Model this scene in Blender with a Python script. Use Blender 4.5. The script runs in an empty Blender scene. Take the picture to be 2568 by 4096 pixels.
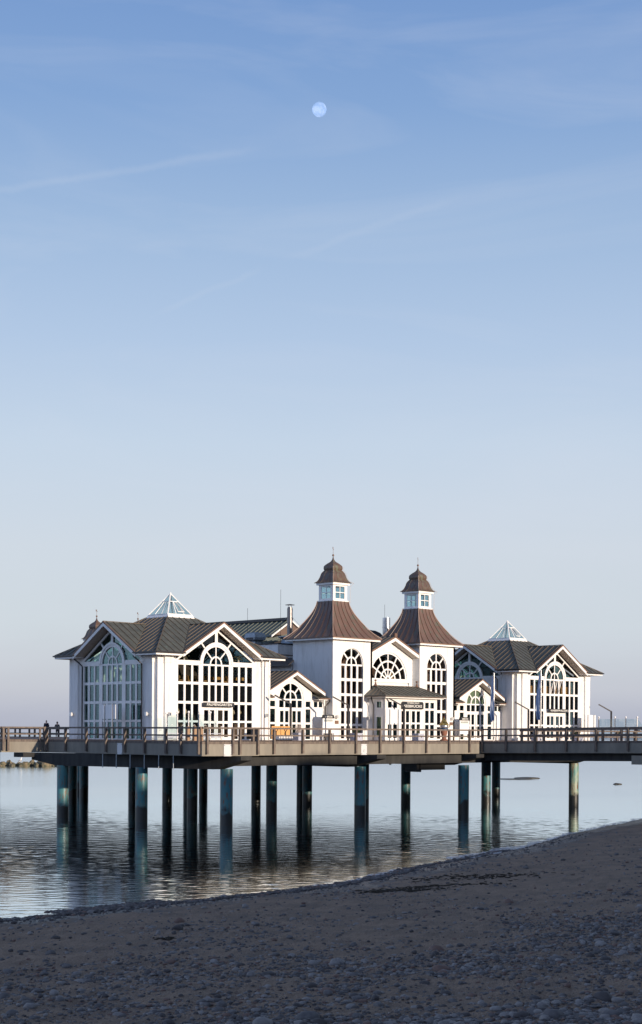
import bpy, bmesh, math, random
from mathutils import Vector, noise
random.seed(7)
R = math.radians
S = bpy.context.scene
COL = S.collection

# ------------------------------------------------------------------ camera
EZ = 6.25                     # eye above the water
cam_d = bpy.data.cameras.new("camera")
cam = bpy.data.objects.new("camera", cam_d); COL.objects.link(cam)
cam_d.sensor_fit = 'HORIZONTAL'; cam_d.sensor_width = 36
cam_d.lens = 36 * 6310 / 2568
cam_d.shift_y = (2932 - 2048) / 2568
cam_d.clip_start = 0.5; cam_d.clip_end = 40000
cam.location = (0, 0, EZ)
from mathutils import Matrix
fw = Vector((1, 1, 0)).normalized(); rt = Vector((1, -1, 0)).normalized(); up = Vector((0, 0, 1))
M3 = Matrix((rt, up, -fw)).transposed()
cam.matrix_world = Matrix.Translation((0, 0, EZ)) @ (Matrix.Rotation(-0.0, 3, fw) @ M3).to_4x4() @ Matrix.Rotation(0.0059, 4, 'Z')
S.camera = cam
S.render.resolution_x = 642; S.render.resolution_y = 1024

# ------------------------------------------------------------------ sky, sun, exposure
SUN_EL = 9.0
W = bpy.data.worlds.new("World"); S.world = W; W.use_nodes = True
nt = W.node_tree; nt.nodes.clear()
def N(t, kind, **kw):
    n = t.nodes.new(kind)
    for k, v in kw.items(): setattr(n, k, v)
    return n
def setin(n, **kw):
    for k, v in kw.items(): n.inputs[k.replace('_', ' ')].default_value = v
wo = N(nt, 'ShaderNodeOutputWorld'); bg = N(nt, 'ShaderNodeBackground')
sky = N(nt, 'ShaderNodeTexSky', sky_type='NISHITA', sun_disc=False)
sky.sun_elevation = R(SUN_EL); sky.sun_rotation = R(180)
sky.air_density = 1.0; sky.dust_density = 1.0; sky.ozone_density = 1.0; sky.altitude = 0
tc = N(nt, 'ShaderNodeTexCoord'); sx = N(nt, 'ShaderNodeSeparateXYZ')
nt.links.new(tc.outputs['Generated'], sx.inputs[0])
# thin high cloud streaks and the tint of the air by height above the horizon
ramp = N(nt, 'ShaderNodeValToRGB')
cr = ramp.color_ramp
SKY = [(-.02,(.38,.41,.52)),(0.012,(.445,.475,.58)),(.027,(.525,.552,.635)),(.067,(.585,.645,.715)),(.115,(.60,.66,.745)),(.18,(.54,.64,.775)),(.24,(.435,.56,.755)),(.306,(.335,.475,.70)),(.37,(.225,.37,.645)),(.43,(.175,.31,.60)),(.52,(.15,.235,.40)),(.75,(.085,.115,.18)),(1.0,(.065,.085,.13))]
while len(cr.elements) < len(SKY): cr.elements.new(.5)
for e, (p, c) in zip(cr.elements, SKY):
    e.position = max(0, p + .02) / 1.02; e.color = (*c, 1)
mm = N(nt, 'ShaderNodeMath', operation='ADD'); mm.inputs[1].default_value = .02
md = N(nt, 'ShaderNodeMath', operation='DIVIDE'); md.inputs[1].default_value = 1.02
nt.links.new(sx.outputs[2], mm.inputs[0]); nt.links.new(mm.outputs[0], md.inputs[0]); nt.links.new(md.outputs[0], ramp.inputs[0])
mp = N(nt, 'ShaderNodeMapping'); mp.inputs['Rotation'].default_value = (R(6), R(-9), R(20)); mp.inputs['Scale'].default_value = (1.3, 1.3, 7)
nt.links.new(tc.outputs['Generated'], mp.inputs[0])
nz = N(nt, 'ShaderNodeTexNoise'); setin(nz, Scale=2.6, Detail=7, Roughness=.55, Distortion=.9)
nt.links.new(mp.outputs[0], nz.inputs[0])
cl = N(nt, 'ShaderNodeMapRange'); setin(cl, From_Min=.46, From_Max=.80, To_Min=0, To_Max=.24)
nt.links.new(nz.outputs[0], cl.inputs[0])
mix = N(nt, 'ShaderNodeMix', data_type='RGBA'); mix.inputs['B'].default_value = (.66, .70, .80, 1)
nt.links.new(cl.outputs[0], mix.inputs[0]); nt.links.new(ramp.outputs[0], mix.inputs['A'])
# faint old vapour trails: (plane normal, middle direction, half length, half width, strength)
last = mix.outputs['Result']
for tn, tm, th_, tw, ts in [[(0.35329, 0.14009, -0.92496), (0.57117, 0.75075, 0.33187), 0.1019, 0.0034, 0.10], [(0.47528, -0.08805, -0.87542), (0.63032, 0.72826, 0.26896), 0.04, 0.0028, 0.07], [(0.43109, -0.03613, -0.90159), (0.69335, 0.65271, 0.30536), 0.065, 0.0035, 0.07]]:
    def V2_(op, a, b): 
        q = N(nt, 'ShaderNodeMath', operation=op)
        for k_, v_ in enumerate((a, b)):
            if isinstance(v_, (int, float)): q.inputs[k_].default_value = v_
            else: nt.links.new(v_, q.inputs[k_])
        return q.outputs[0]
    dn = N(nt, 'ShaderNodeVectorMath', operation='DOT_PRODUCT'); dn.inputs[1].default_value = tn; nt.links.new(tc.outputs['Generated'], dn.inputs[0])
    ds = N(nt, 'ShaderNodeVectorMath', operation='DISTANCE'); ds.inputs[1].default_value = tm; nt.links.new(tc.outputs['Generated'], ds.inputs[0])
    wn = N(nt, 'ShaderNodeTexNoise'); setin(wn, Scale=22, Detail=5, Roughness=.7); nt.links.new(tc.outputs['Generated'], wn.inputs[0])
    off = V2_('MULTIPLY', V2_('SUBTRACT', wn.outputs[0], .5), tw * 2.5)
    a_ = V2_('ABSOLUTE', V2_('ADD', dn.outputs['Value'], off), 0)
    m1 = N(nt, 'ShaderNodeMapRange', interpolation_type='SMOOTHSTEP'); setin(m1, From_Min=0, From_Max=tw, To_Min=1, To_Max=0); nt.links.new(a_, m1.inputs[0])
    m2_ = N(nt, 'ShaderNodeMapRange', interpolation_type='SMOOTHSTEP'); setin(m2_, From_Min=th_ * .55, From_Max=th_, To_Min=ts, To_Max=0); nt.links.new(ds.outputs['Value'], m2_.inputs[0])
    fac = V2_('MULTIPLY', m1.outputs[0], m2_.outputs[0])
    tmx = N(nt, 'ShaderNodeMix', data_type='RGBA'); tmx.inputs['B'].default_value = (.68, .72, .80, 1)
    nt.links.new(fac, tmx.inputs[0]); nt.links.new(last, tmx.inputs['A']); last = tmx.outputs['Result']
skm = N(nt, 'ShaderNodeMix', data_type='RGBA'); skm.inputs[0].default_value = .90
sks = N(nt, 'ShaderNodeVectorMath', operation='SCALE'); sks.inputs['Scale'].default_value = .10
nt.links.new(sky.outputs[0], sks.inputs[0])
nt.links.new(sks.outputs[0], skm.inputs['A']); nt.links.new(last, skm.inputs['B'])
# the clear sky is darkest and bluest at right angles to the sun
ysq = N(nt, 'ShaderNodeMath', operation='MULTIPLY'); nt.links.new(sx.outputs[1], ysq.inputs[0]); nt.links.new(sx.outputs[1], ysq.inputs[1])
xsq = N(nt, 'ShaderNodeMath', operation='MULTIPLY'); nt.links.new(sx.outputs[0], xsq.inputs[0]); nt.links.new(sx.outputs[0], xsq.inputs[1])
hsq = N(nt, 'ShaderNodeMath', operation='ADD'); nt.links.new(ysq.outputs[0], hsq.inputs[0]); nt.links.new(xsq.outputs[0], hsq.inputs[1])
rat = N(nt, 'ShaderNodeMath', operation='DIVIDE'); nt.links.new(ysq.outputs[0], rat.inputs[0]); nt.links.new(hsq.outputs[0], rat.inputs[1])
pf = N(nt, 'ShaderNodeMapRange', interpolation_type='SMOOTHSTEP'); setin(pf, From_Min=0, From_Max=.32, To_Min=1, To_Max=0); nt.links.new(rat.outputs[0], pf.inputs[0])
pol = N(nt, 'ShaderNodeMix', data_type='RGBA', blend_type='MULTIPLY'); pol.inputs['B'].default_value = (.90, .93, .98, 1)
nt.links.new(pf.outputs[0], pol.inputs[0]); nt.links.new(skm.outputs['Result'], pol.inputs['A'])
wf = N(nt, 'ShaderNodeMapRange', interpolation_type='SMOOTHSTEP'); setin(wf, From_Min=-.35, From_Max=.30, To_Min=1, To_Max=0); nt.links.new(sx.outputs[0], wf.inputs[0])
po2 = N(nt, 'ShaderNodeMix', data_type='RGBA', blend_type='MULTIPLY'); po2.inputs['B'].default_value = (1.32, 1.38, 1.55, 1)  # unseen sky on this side brightened and blued to lift the shaded walls
nt.links.new(wf.outputs[0], po2.inputs[0]); nt.links.new(pol.outputs['Result'], po2.inputs['A'])
nt.links.new(po2.outputs['Result'], bg.inputs[0]); bg.inputs[1].default_value = 1.0
nt.links.new(bg.outputs[0], wo.inputs[0])

sl = bpy.data.lights.new("sun", 'SUN'); sun = bpy.data.objects.new("sun", sl); COL.objects.link(sun)
sl.energy = 5.0; sl.angle = R(.5); sl.color = (1.0, .83, .66)
sd = Vector((0, math.cos(R(SUN_EL)), -math.sin(R(SUN_EL))))
sun.rotation_euler = sd.to_track_quat('-Z', 'Y').to_euler(); sun.location = (0, -60, 60)
S.view_settings.view_transform = 'Standard'; S.view_settings.look = 'None'
S.view_settings.exposure = 0.12; S.view_settings.gamma = 1
S.render.engine = 'CYCLES'
S.cycles.max_bounces = 8; S.cycles.transparent_max_bounces = 24
S.cycles.caustics_reflective = False; S.cycles.caustics_refractive = False

# ------------------------------------------------------------------ materials
def mat(name, base, rough=.6, metal=0, var=None, vscale=3, bump=0, bscale=20, spec=.5, vdetail=5, vlo=.35, vhi=.65, stretch=(1, 1, 1), bdist=.02):
    m = bpy.data.materials.new(name); m.use_nodes = True
    t = m.node_tree; p = t.nodes['Principled BSDF']
    p.inputs['Base Color'].default_value = (*base, 1)
    p.inputs['Roughness'].default_value = rough; p.inputs['Metallic'].default_value = metal
    p.inputs['Specular IOR Level'].default_value = spec
    tcn = N(t, 'ShaderNodeTexCoord'); mpn = N(t, 'ShaderNodeMapping'); mpn.inputs['Scale'].default_value = stretch
    t.links.new(tcn.outputs['Object'], mpn.inputs[0])
    if var:
        n = N(t, 'ShaderNodeTexNoise'); setin(n, Scale=vscale, Detail=vdetail, Roughness=.6)
        t.links.new(mpn.outputs[0], n.inputs[0])
        r = N(t, 'ShaderNodeValToRGB'); r.color_ramp.elements[0].position = vlo; r.color_ramp.elements[1].position = vhi
        r.color_ramp.elements[0].color = (*base, 1); r.color_ramp.elements[1].color = (*var, 1)
        t.links.new(n.outputs[0], r.inputs[0]); t.links.new(r.outputs[0], p.inputs['Base Color'])
    if bump:
        n2 = N(t, 'ShaderNodeTexNoise'); setin(n2, Scale=bscale, Detail=4)
        t.links.new(mpn.outputs[0], n2.inputs[0])
        b = N(t, 'ShaderNodeBump'); b.inputs['Strength'].default_value = bump; b.inputs['Distance'].default_value = bdist
        t.links.new(n2.outputs[0], b.inputs['Height']); t.links.new(b.outputs[0], p.inputs['Normal'])
    return m

def boards_mat(name, base, dirt):
    """white painted upright boards: fine grooves along x+y, dirt streaks"""
    m = mat(name, base, .55, var=dirt, vscale=1.1, stretch=(2.2, 2.2, .45), vlo=.45, vhi=.85, vdetail=8)
    t = m.node_tree; p = t.nodes['Principled BSDF']
    tcn = N(t, 'ShaderNodeTexCoord'); s = N(t, 'ShaderNodeSeparateXYZ'); t.links.new(tcn.outputs['Object'], s.inputs[0])
    a = N(t, 'ShaderNodeMath', operation='ADD'); t.links.new(s.outputs[0], a.inputs[0]); t.links.new(s.outputs[1], a.inputs[1])
    d = N(t, 'ShaderNodeMath', operation='MULTIPLY'); d.inputs[1].default_value = 7.0; t.links.new(a.outputs[0], d.inputs[0])
    f = N(t, 'ShaderNodeMath', operation='FRACT'); t.links.new(d.outputs[0], f.inputs[0])
    g = N(t, 'ShaderNodeMapRange'); setin(g, From_Min=.0, From_Max=.14, To_Min=0, To_Max=1); t.links.new(f.outputs[0], g.inputs[0])
    b = N(t, 'ShaderNodeBump'); b.inputs['Strength'].default_value = .8; b.inputs['Distance'].default_value = .012
    t.links.new(g.outputs[0], b.inputs['Height']); t.links.new(b.outputs[0], p.inputs['Normal'])
    old = p.inputs['Base Color'].links[0].from_socket
    mx = N(t, 'ShaderNodeMix', data_type='RGBA', blend_type='MULTIPLY')
    gg = N(t, 'ShaderNodeMapRange'); setin(gg, From_Min=0, From_Max=1, To_Min=.86, To_Max=1); t.links.new(g.outputs[0], gg.inputs[0])
    mx.inputs[0].default_value = 1; t.links.new(old, mx.inputs['A']); t.links.new(gg.outputs[0], mx.inputs['B'])
    t.links.new(mx.outputs['Result'], p.inputs['Base Color'])
    return m

def glass_mat(name, tint, refl, rcol=(1, 1, 1)):
    m = bpy.data.materials.new(name); m.use_nodes = True
    t = m.node_tree; t.nodes.clear()
    o = N(t, 'ShaderNodeOutputMaterial'); tr = N(t, 'ShaderNodeBsdfTransparent'); gl = N(t, 'ShaderNodeBsdfGlossy')
    tr.inputs[0].default_value = (*tint, 1); gl.inputs[0].default_value = (*rcol, 1); gl.inputs['Roughness'].default_value = .015
    lw0 = N(t, 'ShaderNodeLayerWeight'); lw = N(t, 'ShaderNodeMath', operation='POWER'); lw.inputs[1].default_value = 4.0; t.links.new(lw0.outputs['Facing'], lw.inputs[0])
    a = N(t, 'ShaderNodeMath', operation='MULTIPLY_ADD', use_clamp=True); a.inputs[1].default_value = .9; a.inputs[2].default_value = refl
    mx = N(t, 'ShaderNodeMixShader'); t.links.new(lw.outputs[0], a.inputs[0]); t.links.new(a.outputs[0], mx.inputs[0])
    # slightly uneven panes
    tcn = N(t, 'ShaderNodeTexCoord'); n = N(t, 'ShaderNodeTexNoise'); setin(n, Scale=1.3, Detail=1); t.links.new(tcn.outputs['Object'], n.inputs[0])
    b = N(t, 'ShaderNodeBump'); b.inputs['Strength'].default_value = .12; b.inputs['Distance'].default_value = .02
    t.links.new(n.outputs[0], b.inputs['Height']); t.links.new(b.outputs[0], gl.inputs['Normal'])
    t.links.new(tr.outputs[0], mx.inputs[1]); t.links.new(gl.outputs[0], mx.inputs[2]); t.links.new(mx.outputs[0], o.inputs[0])
    return m

WALL = boards_mat("white_boards", (.80, .79, .77), (.58, .56, .52))
TRIM = mat("white_trim", (.82, .81, .79), .45, var=(.72, .70, .67), vscale=2.5, vlo=.45, vhi=.8)
SOFF = mat("soffit_wood", (.55, .49, .42), .6, var=(.42, .36, .30), vscale=6, stretch=(1, 1, 1))
ROOF = mat("grey_copper_roof", (.062, .068, .062), .5, var=(.105, .11, .098), vscale=1.4, vlo=.3, vhi=.7, bump=.25, bscale=4, spec=.45, vdetail=8)
SEAM = mat("roof_seam", (.12, .095, .07), .5)
EDGE = mat("brown_copper_edge", (.20, .105, .065), .45, var=(.13, .08, .06), vscale=5)
TROOF = mat("brown_copper_roof", (.135, .082, .064), .42, var=(.165, .105, .082), vscale=1.1, vlo=.35, vhi=.7, bump=.25, bscale=5, vdetail=9)
def patina(m, col, lo, hi, scale, stretch):
    t = m.node_tree; p = t.nodes['Principled BSDF']
    old = p.inputs['Base Color'].links[0].from_socket
    tcn = N(t, 'ShaderNodeTexCoord'); mpn = N(t, 'ShaderNodeMapping'); mpn.inputs['Scale'].default_value = stretch
    t.links.new(tcn.outputs['Object'], mpn.inputs[0])
    n = N(t, 'ShaderNodeTexNoise'); setin(n, Scale=scale, Detail=8, Roughness=.65); t.links.new(mpn.outputs[0], n.inputs[0])
    g = N(t, 'ShaderNodeMapRange'); setin(g, From_Min=lo, From_Max=hi); t.links.new(n.outputs[0], g.inputs[0])
    mx = N(t, 'ShaderNodeMix', data_type='RGBA'); mx.inputs['B'].default_value = (*col, 1)
    t.links.new(g.outputs[0], mx.inputs[0]); t.links.new(old, mx.inputs['A']); t.links.new(mx.outputs['Result'], p.inputs['Base Color'])
patina(TROOF, (.10, .125, .095), .52, .72, 1.6, (1.5, 1.5, .6))
patina(ROOF, (.12, .17, .14), .60, .78, 2.2, (1, 1, .6))
DOME = mat("dome_copper", (.13, .075, .052), .4, var=(.10, .065, .052), vscale=2, bump=.2, bscale=6); patina(DOME, (.14, .16, .11), .50, .72, 2.2, (2, 2, .5))
GREEN = mat("green_copper_roof", (.10, .13, .115), .5, var=(.07, .078, .072), vscale=2.0, vdetail=8)
GUTT = mat("dark_gutter", (.035, .033, .035), .4, metal=.3)
STEEL = mat("stainless_steel", (.55, .55, .56), .28, metal=1, var=(.4, .39, .39), vscale=3)
DARKM = mat("anthracite_metal", (.03, .028, .032), .5, metal=.3)
ZINC = mat("zinc_sheet", (.30, .34, .38), .45, metal=.5, var=(.24, .27, .30), vscale=3)
GLASS = glass_mat("window_glass", (.56, .70, .68), .10, (.60, .80, .84))
GLASSF = glass_mat("clear_window_glass", (.80, .80, .78), .035, (.8, .85, .88))
SKYGL = glass_mat("skylight_glass", (.74, .84, .86), .10, (.68, .80, .84))
SCREEN = glass_mat("screen_glass", (.86, .92, .93), .03)
SPAN = mat("dark_spandrel", (.010, .012, .014), .08, spec=.6)
INT = mat("interior_dark", (.06, .05, .045), .8)
INTW = mat("interior_brown", (.20, .12, .095), .8, var=(.11, .07, .055), vscale=1.5)
INTF = mat("interior_floor", (.16, .11, .08), .6)
WICK = mat("wicker", (.50, .30, .10), .6, var=(.35, .2, .07), vscale=20)
CLOTH = mat("table_cloth", (.55, .34, .12), .8)
CONC = mat("weathered_concrete", (.27, .245, .20), .85, var=(.195, .178, .15), vscale=1.2, bump=.3, bscale=12, vdetail=9, stretch=(1, 1, .35))
patina(CONC, (.20, .175, .145), .52, .8, 2.2, (1.6, 1.6, .12))
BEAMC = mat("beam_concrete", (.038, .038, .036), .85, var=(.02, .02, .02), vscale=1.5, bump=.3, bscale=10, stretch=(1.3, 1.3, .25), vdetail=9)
WOOD = mat("weathered_timber", (.095, .075, .065), .8, var=(.19, .15, .12), vscale=6, bump=.5, bscale=30, stretch=(1, 1, .3), vdetail=8)
DECK = mat("deck_planks", (.27, .16, .11), .75, var=(.20, .125, .09), vscale=4)
PLATE = mat("white_plate", (.62, .62, .62), .5)
WHITE = mat("white_sheet", (.82, .82, .82), .4)
SIGNB = mat("sign_black", (.018, .020, .024), .45)
LETT = mat("sign_letters", (.80, .79, .74), .5)
LAMPW = mat("lamp_housing", (.72, .72, .70), .35, metal=.4)
PLANT = mat("planter_grey", (.42, .44, .52), .55)
SOIL = mat("plant_brown", (.07, .06, .03), .9, var=(.05, .07, .025), vscale=20)
FLAGM = mat("flag_blue", (.018, .055, .16), .7, var=(.36, .44, .55), vscale=1.6, vlo=.60, vhi=.66, stretch=(6, 6, .35), vdetail=2)
GOLD = mat("gilded_metal", (.55, .40, .14), .35, metal=.9, var=(.25, .2, .08), vscale=6)
BRICKC = mat("terracotta", (.26, .11, .07), .8, var=(.18, .08, .05), vscale=8)
ORANGE = mat("orange_table_wood", (.66, .36, .13), .5, var=(.58, .30, .10), vscale=5, stretch=(1, 1, 4))
BLACK = mat("black_metal", (.012, .012, .012), .5)
BRASS = mat("brass_plaque", (.22, .13, .09), .5, metal=.3)
GULLW = mat("gull_white", (.75, .75, .74), .7); GULLG = mat("gull_grey", (.28, .30, .33), .7)
BEAK = mat("gull_beak", (.6, .35, .05), .5)
SKIN = mat("skin", (.50, .30, .22), .6); COATN = mat("dark_navy_coat", (.012, .016, .035), .8); HAIR = mat("dark_hair", (.03, .02, .015), .8)
COATG = mat("grey_coat", (.09, .09, .10), .85); TROU = mat("dark_trousers", (.015, .015, .02), .8)
ROCK = mat("breakwater_rock", (.22, .17, .10), .9, var=(.10, .095, .07), vscale=1.2, bump=.8, bscale=5, bdist=.1, vdetail=9)
patina(ROCK, (.06, .075, .03), .5, .7, 1.6, (1, 1, 1))
STONES = [mat("pebble_grey", (.17, .155, .15), .75, var=(.11, .10, .10), vscale=9), mat("pebble_pale", (.30, .27, .255), .7, var=(.20, .18, .17), vscale=7),
          mat("pebble_dark", (.07, .06, .06), .7, var=(.10, .085, .08), vscale=9), mat("pebble_red", (.21, .125, .095), .75, var=(.17, .115, .095), vscale=9)]
WEED = mat("seaweed", (.025, .018, .012), .9, var=(.05, .035, .02), vscale=12)
FOAM = mat("foam", (.7, .72, .75), .6)
BLIND = mat("wood_screen", (.50, .30, .11), .6, var=(.42, .25, .09), vscale=5, stretch=(1, 1, 5))
LAMPS = mat("lamp_shade_cream", (.55, .50, .36), .6)

# steel piles: teal paint, rust streaks, black weed belt at the waterline
def pile_mat(c0, c1, c2):
    m = mat("pile_paint", c0, .42, var=c1, vscale=.9, vdetail=6, bump=.15, bscale=8, stretch=(1, 1, .5))
    patina(m, (.15, .06, .03), .52, .64, 3.2, (2.4, 2.4, .45))
    patina(m, c2, .56, .72, 1.3, (1.5, 1.5, .5))
    t = m.node_tree; p = t.nodes['Principled BSDF']; old = p.inputs['Base Color'].links[0].from_socket
    g = N(t, 'ShaderNodeNewGeometry'); s = N(t, 'ShaderNodeSeparateXYZ'); t.links.new(g.outputs['Position'], s.inputs[0])
    n = N(t, 'ShaderNodeTexNoise'); setin(n, Scale=1.6, Detail=4); t.links.new(g.outputs['Position'], n.inputs[0])
    a = N(t, 'ShaderNodeMath', operation='MULTIPLY_ADD'); a.inputs[1].default_value = 1.8; t.links.new(n.outputs[0], a.inputs[0]); t.links.new(s.outputs[2], a.inputs[2])
    r = N(t, 'ShaderNodeMapRange'); setin(r, From_Min=1.75, From_Max=2.05, To_Min=1, To_Max=0); t.links.new(a.outputs[0], r.inputs[0])
    mx = N(t, 'ShaderNodeMix', data_type='RGBA'); mx.inputs['B'].default_value = (.012, .013, .011, 1)
    t.links.new(r.outputs[0], mx.inputs[0]); t.links.new(old, mx.inputs['A']); t.links.new(mx.outputs['Result'], p.inputs['Base Color'])
    return m
PILE = pile_mat((.028, .15, .19), (.06, .20, .20), (.16, .19, .14))
PILE_SUNLIT = pile_mat((.50, .42, .25), (.10, .24, .22), (.42, .36, .22))  # the one sunlit pile: faded paint, with warm sunlight put into its colour

def water_mat():
    m = bpy.data.materials.new("sea_water"); m.use_nodes = True
    t = m.node_tree; p = t.nodes['Principled BSDF']
    p.inputs['Base Color'].default_value = (.018, .042, .05, 1); p.inputs['Roughness'].default_value = .06
    p.inputs['IOR'].default_value = 1.33
    g = N(t, 'ShaderNodeNewGeometry')
    rot = N(t, 'ShaderNodeMapping'); rot.inputs['Rotation'].default_value = (0, 0, R(-22)); rot.inputs['Scale'].default_value = (.55, 1.0, 1)
    t.links.new(g.outputs['Position'], rot.inputs[0])
    n1 = N(t, 'ShaderNodeTexNoise'); setin(n1, Scale=5.5, Detail=3, Roughness=.6); t.links.new(rot.outputs[0], n1.inputs[0])
    n2 = N(t, 'ShaderNodeTexNoise'); setin(n2, Scale=.55, Detail=3, Roughness=.5); t.links.new(rot.outputs[0], n2.inputs[0])
    # calm and ruffled patches
    n3 = N(t, 'ShaderNodeTexNoise'); setin(n3, Scale=.045, Detail=3); t.links.new(rot.outputs[0], n3.inputs[0])
    pr = N(t, 'ShaderNodeMapRange'); setin(pr, From_Min=.36, From_Max=.64, To_Min=.25, To_Max=1.0); t.links.new(n3.outputs[0], pr.inputs[0])
    h = N(t, 'ShaderNodeMath', operation='MULTIPLY'); t.links.new(n1.outputs[0], h.inputs[0]); t.links.new(pr.outputs[0], h.inputs[1])
    h2 = N(t, 'ShaderNodeMath', operation='MULTIPLY_ADD'); h2.inputs[1].default_value = .9
    t.links.new(n2.outputs[0], h2.inputs[0]); t.links.new(h.outputs[0], h2.inputs[2])
    b = N(t, 'ShaderNodeBump'); b.inputs['Strength'].default_value = 1.0; b.inputs['Distance'].default_value = .006
    t.links.new(h2.outputs[0], b.inputs['Height'])
    o = t.nodes['Material Output']; t.nodes.remove(p)
    df = N(t, 'ShaderNodeBsdfDiffuse'); df.inputs[0].default_value = (.042, .062, .068, 1)
    gl = N(t, 'ShaderNodeBsdfGlossy'); gl.inputs['Roughness'].default_value = .07; gl.inputs[0].default_value = (.90, .97, 1, 1)
    fr = N(t, 'ShaderNodeFresnel'); fr.inputs[0].default_value = 1.36
    k = N(t, 'ShaderNodeMath', operation='MULTIPLY', use_clamp=True); k.inputs[1].default_value = 2.0; t.links.new(fr.outputs[0], k.inputs[0])
    for nd in (df, gl, fr): t.links.new(b.outputs[0], nd.inputs['Normal'])
    mx = N(t, 'ShaderNodeMixShader'); t.links.new(k.outputs[0], mx.inputs[0]); t.links.new(df.outputs[0], mx.inputs[1]); t.links.new(gl.outputs[0], mx.inputs[2]); t.links.new(mx.outputs[0], o.inputs[0])
    return m
WATER = water_mat()

def sand_mat():
    m = mat("beach_sand", (.36, .25, .175), .92, var=(.24, .175, .13), vscale=.8, vdetail=10, bump=1.0, bscale=16, bdist=.10)
    t = m.node_tree; p = t.nodes['Principled BSDF']; old = p.inputs['Base Color'].links[0].from_socket
    tcn = N(t, 'ShaderNodeTexCoord')
    v = N(t, 'ShaderNodeTexNoise'); setin(v, Scale=30, Detail=6, Roughness=.8); t.links.new(tcn.outputs['Object'], v.inputs[0])
    mr = N(t, 'ShaderNodeMapRange'); setin(mr, From_Min=.35, From_Max=.7, To_Min=.62, To_Max=1.3); t.links.new(v.outputs[0], mr.inputs[0])
    mx = N(t, 'ShaderNodeMix', data_type='RGBA', blend_type='MULTIPLY'); mx.inputs[0].default_value = 1
    t.links.new(old, mx.inputs['A']); t.links.new(mr.outputs[0], mx.inputs['B'])
    # wet strip along the water
    s = N(t, 'ShaderNodeSeparateXYZ'); t.links.new(tcn.outputs['Object'], s.inputs[0])
    n = N(t, 'ShaderNodeTexNoise'); setin(n, Scale=.5, Detail=4); t.links.new(tcn.outputs['Object'], n.inputs[0])
    a = N(t, 'ShaderNodeMath', operation='MULTIPLY_ADD'); a.inputs[1].default_value = -.22; t.links.new(n.outputs[0], a.inputs[0]); t.links.new(s.outputs[2], a.inputs[2])
    w = N(t, 'ShaderNodeMapRange'); setin(w, From_Min=.14, From_Max=.26, To_Min=1, To_Max=0); t.links.new(a.outputs[0], w.inputs[0])
    m2 = N(t, 'ShaderNodeMix', data_type='RGBA'); m2.inputs['B'].default_value = (.045, .036, .036, 1)
    t.links.new(w.outputs[0], m2.inputs[0]); t.links.new(mx.outputs['Result'], m2.inputs['A']); t.links.new(m2.outputs['Result'], p.inputs['Base Color'])
    rr = N(t, 'ShaderNodeMapRange'); setin(rr, From_Min=0, From_Max=1, To_Min=.92, To_Max=.32); t.links.new(w.outputs[0], rr.inputs[0]); t.links.new(rr.outputs[0], p.inputs['Roughness'])
    return m
SAND = sand_mat()

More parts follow.
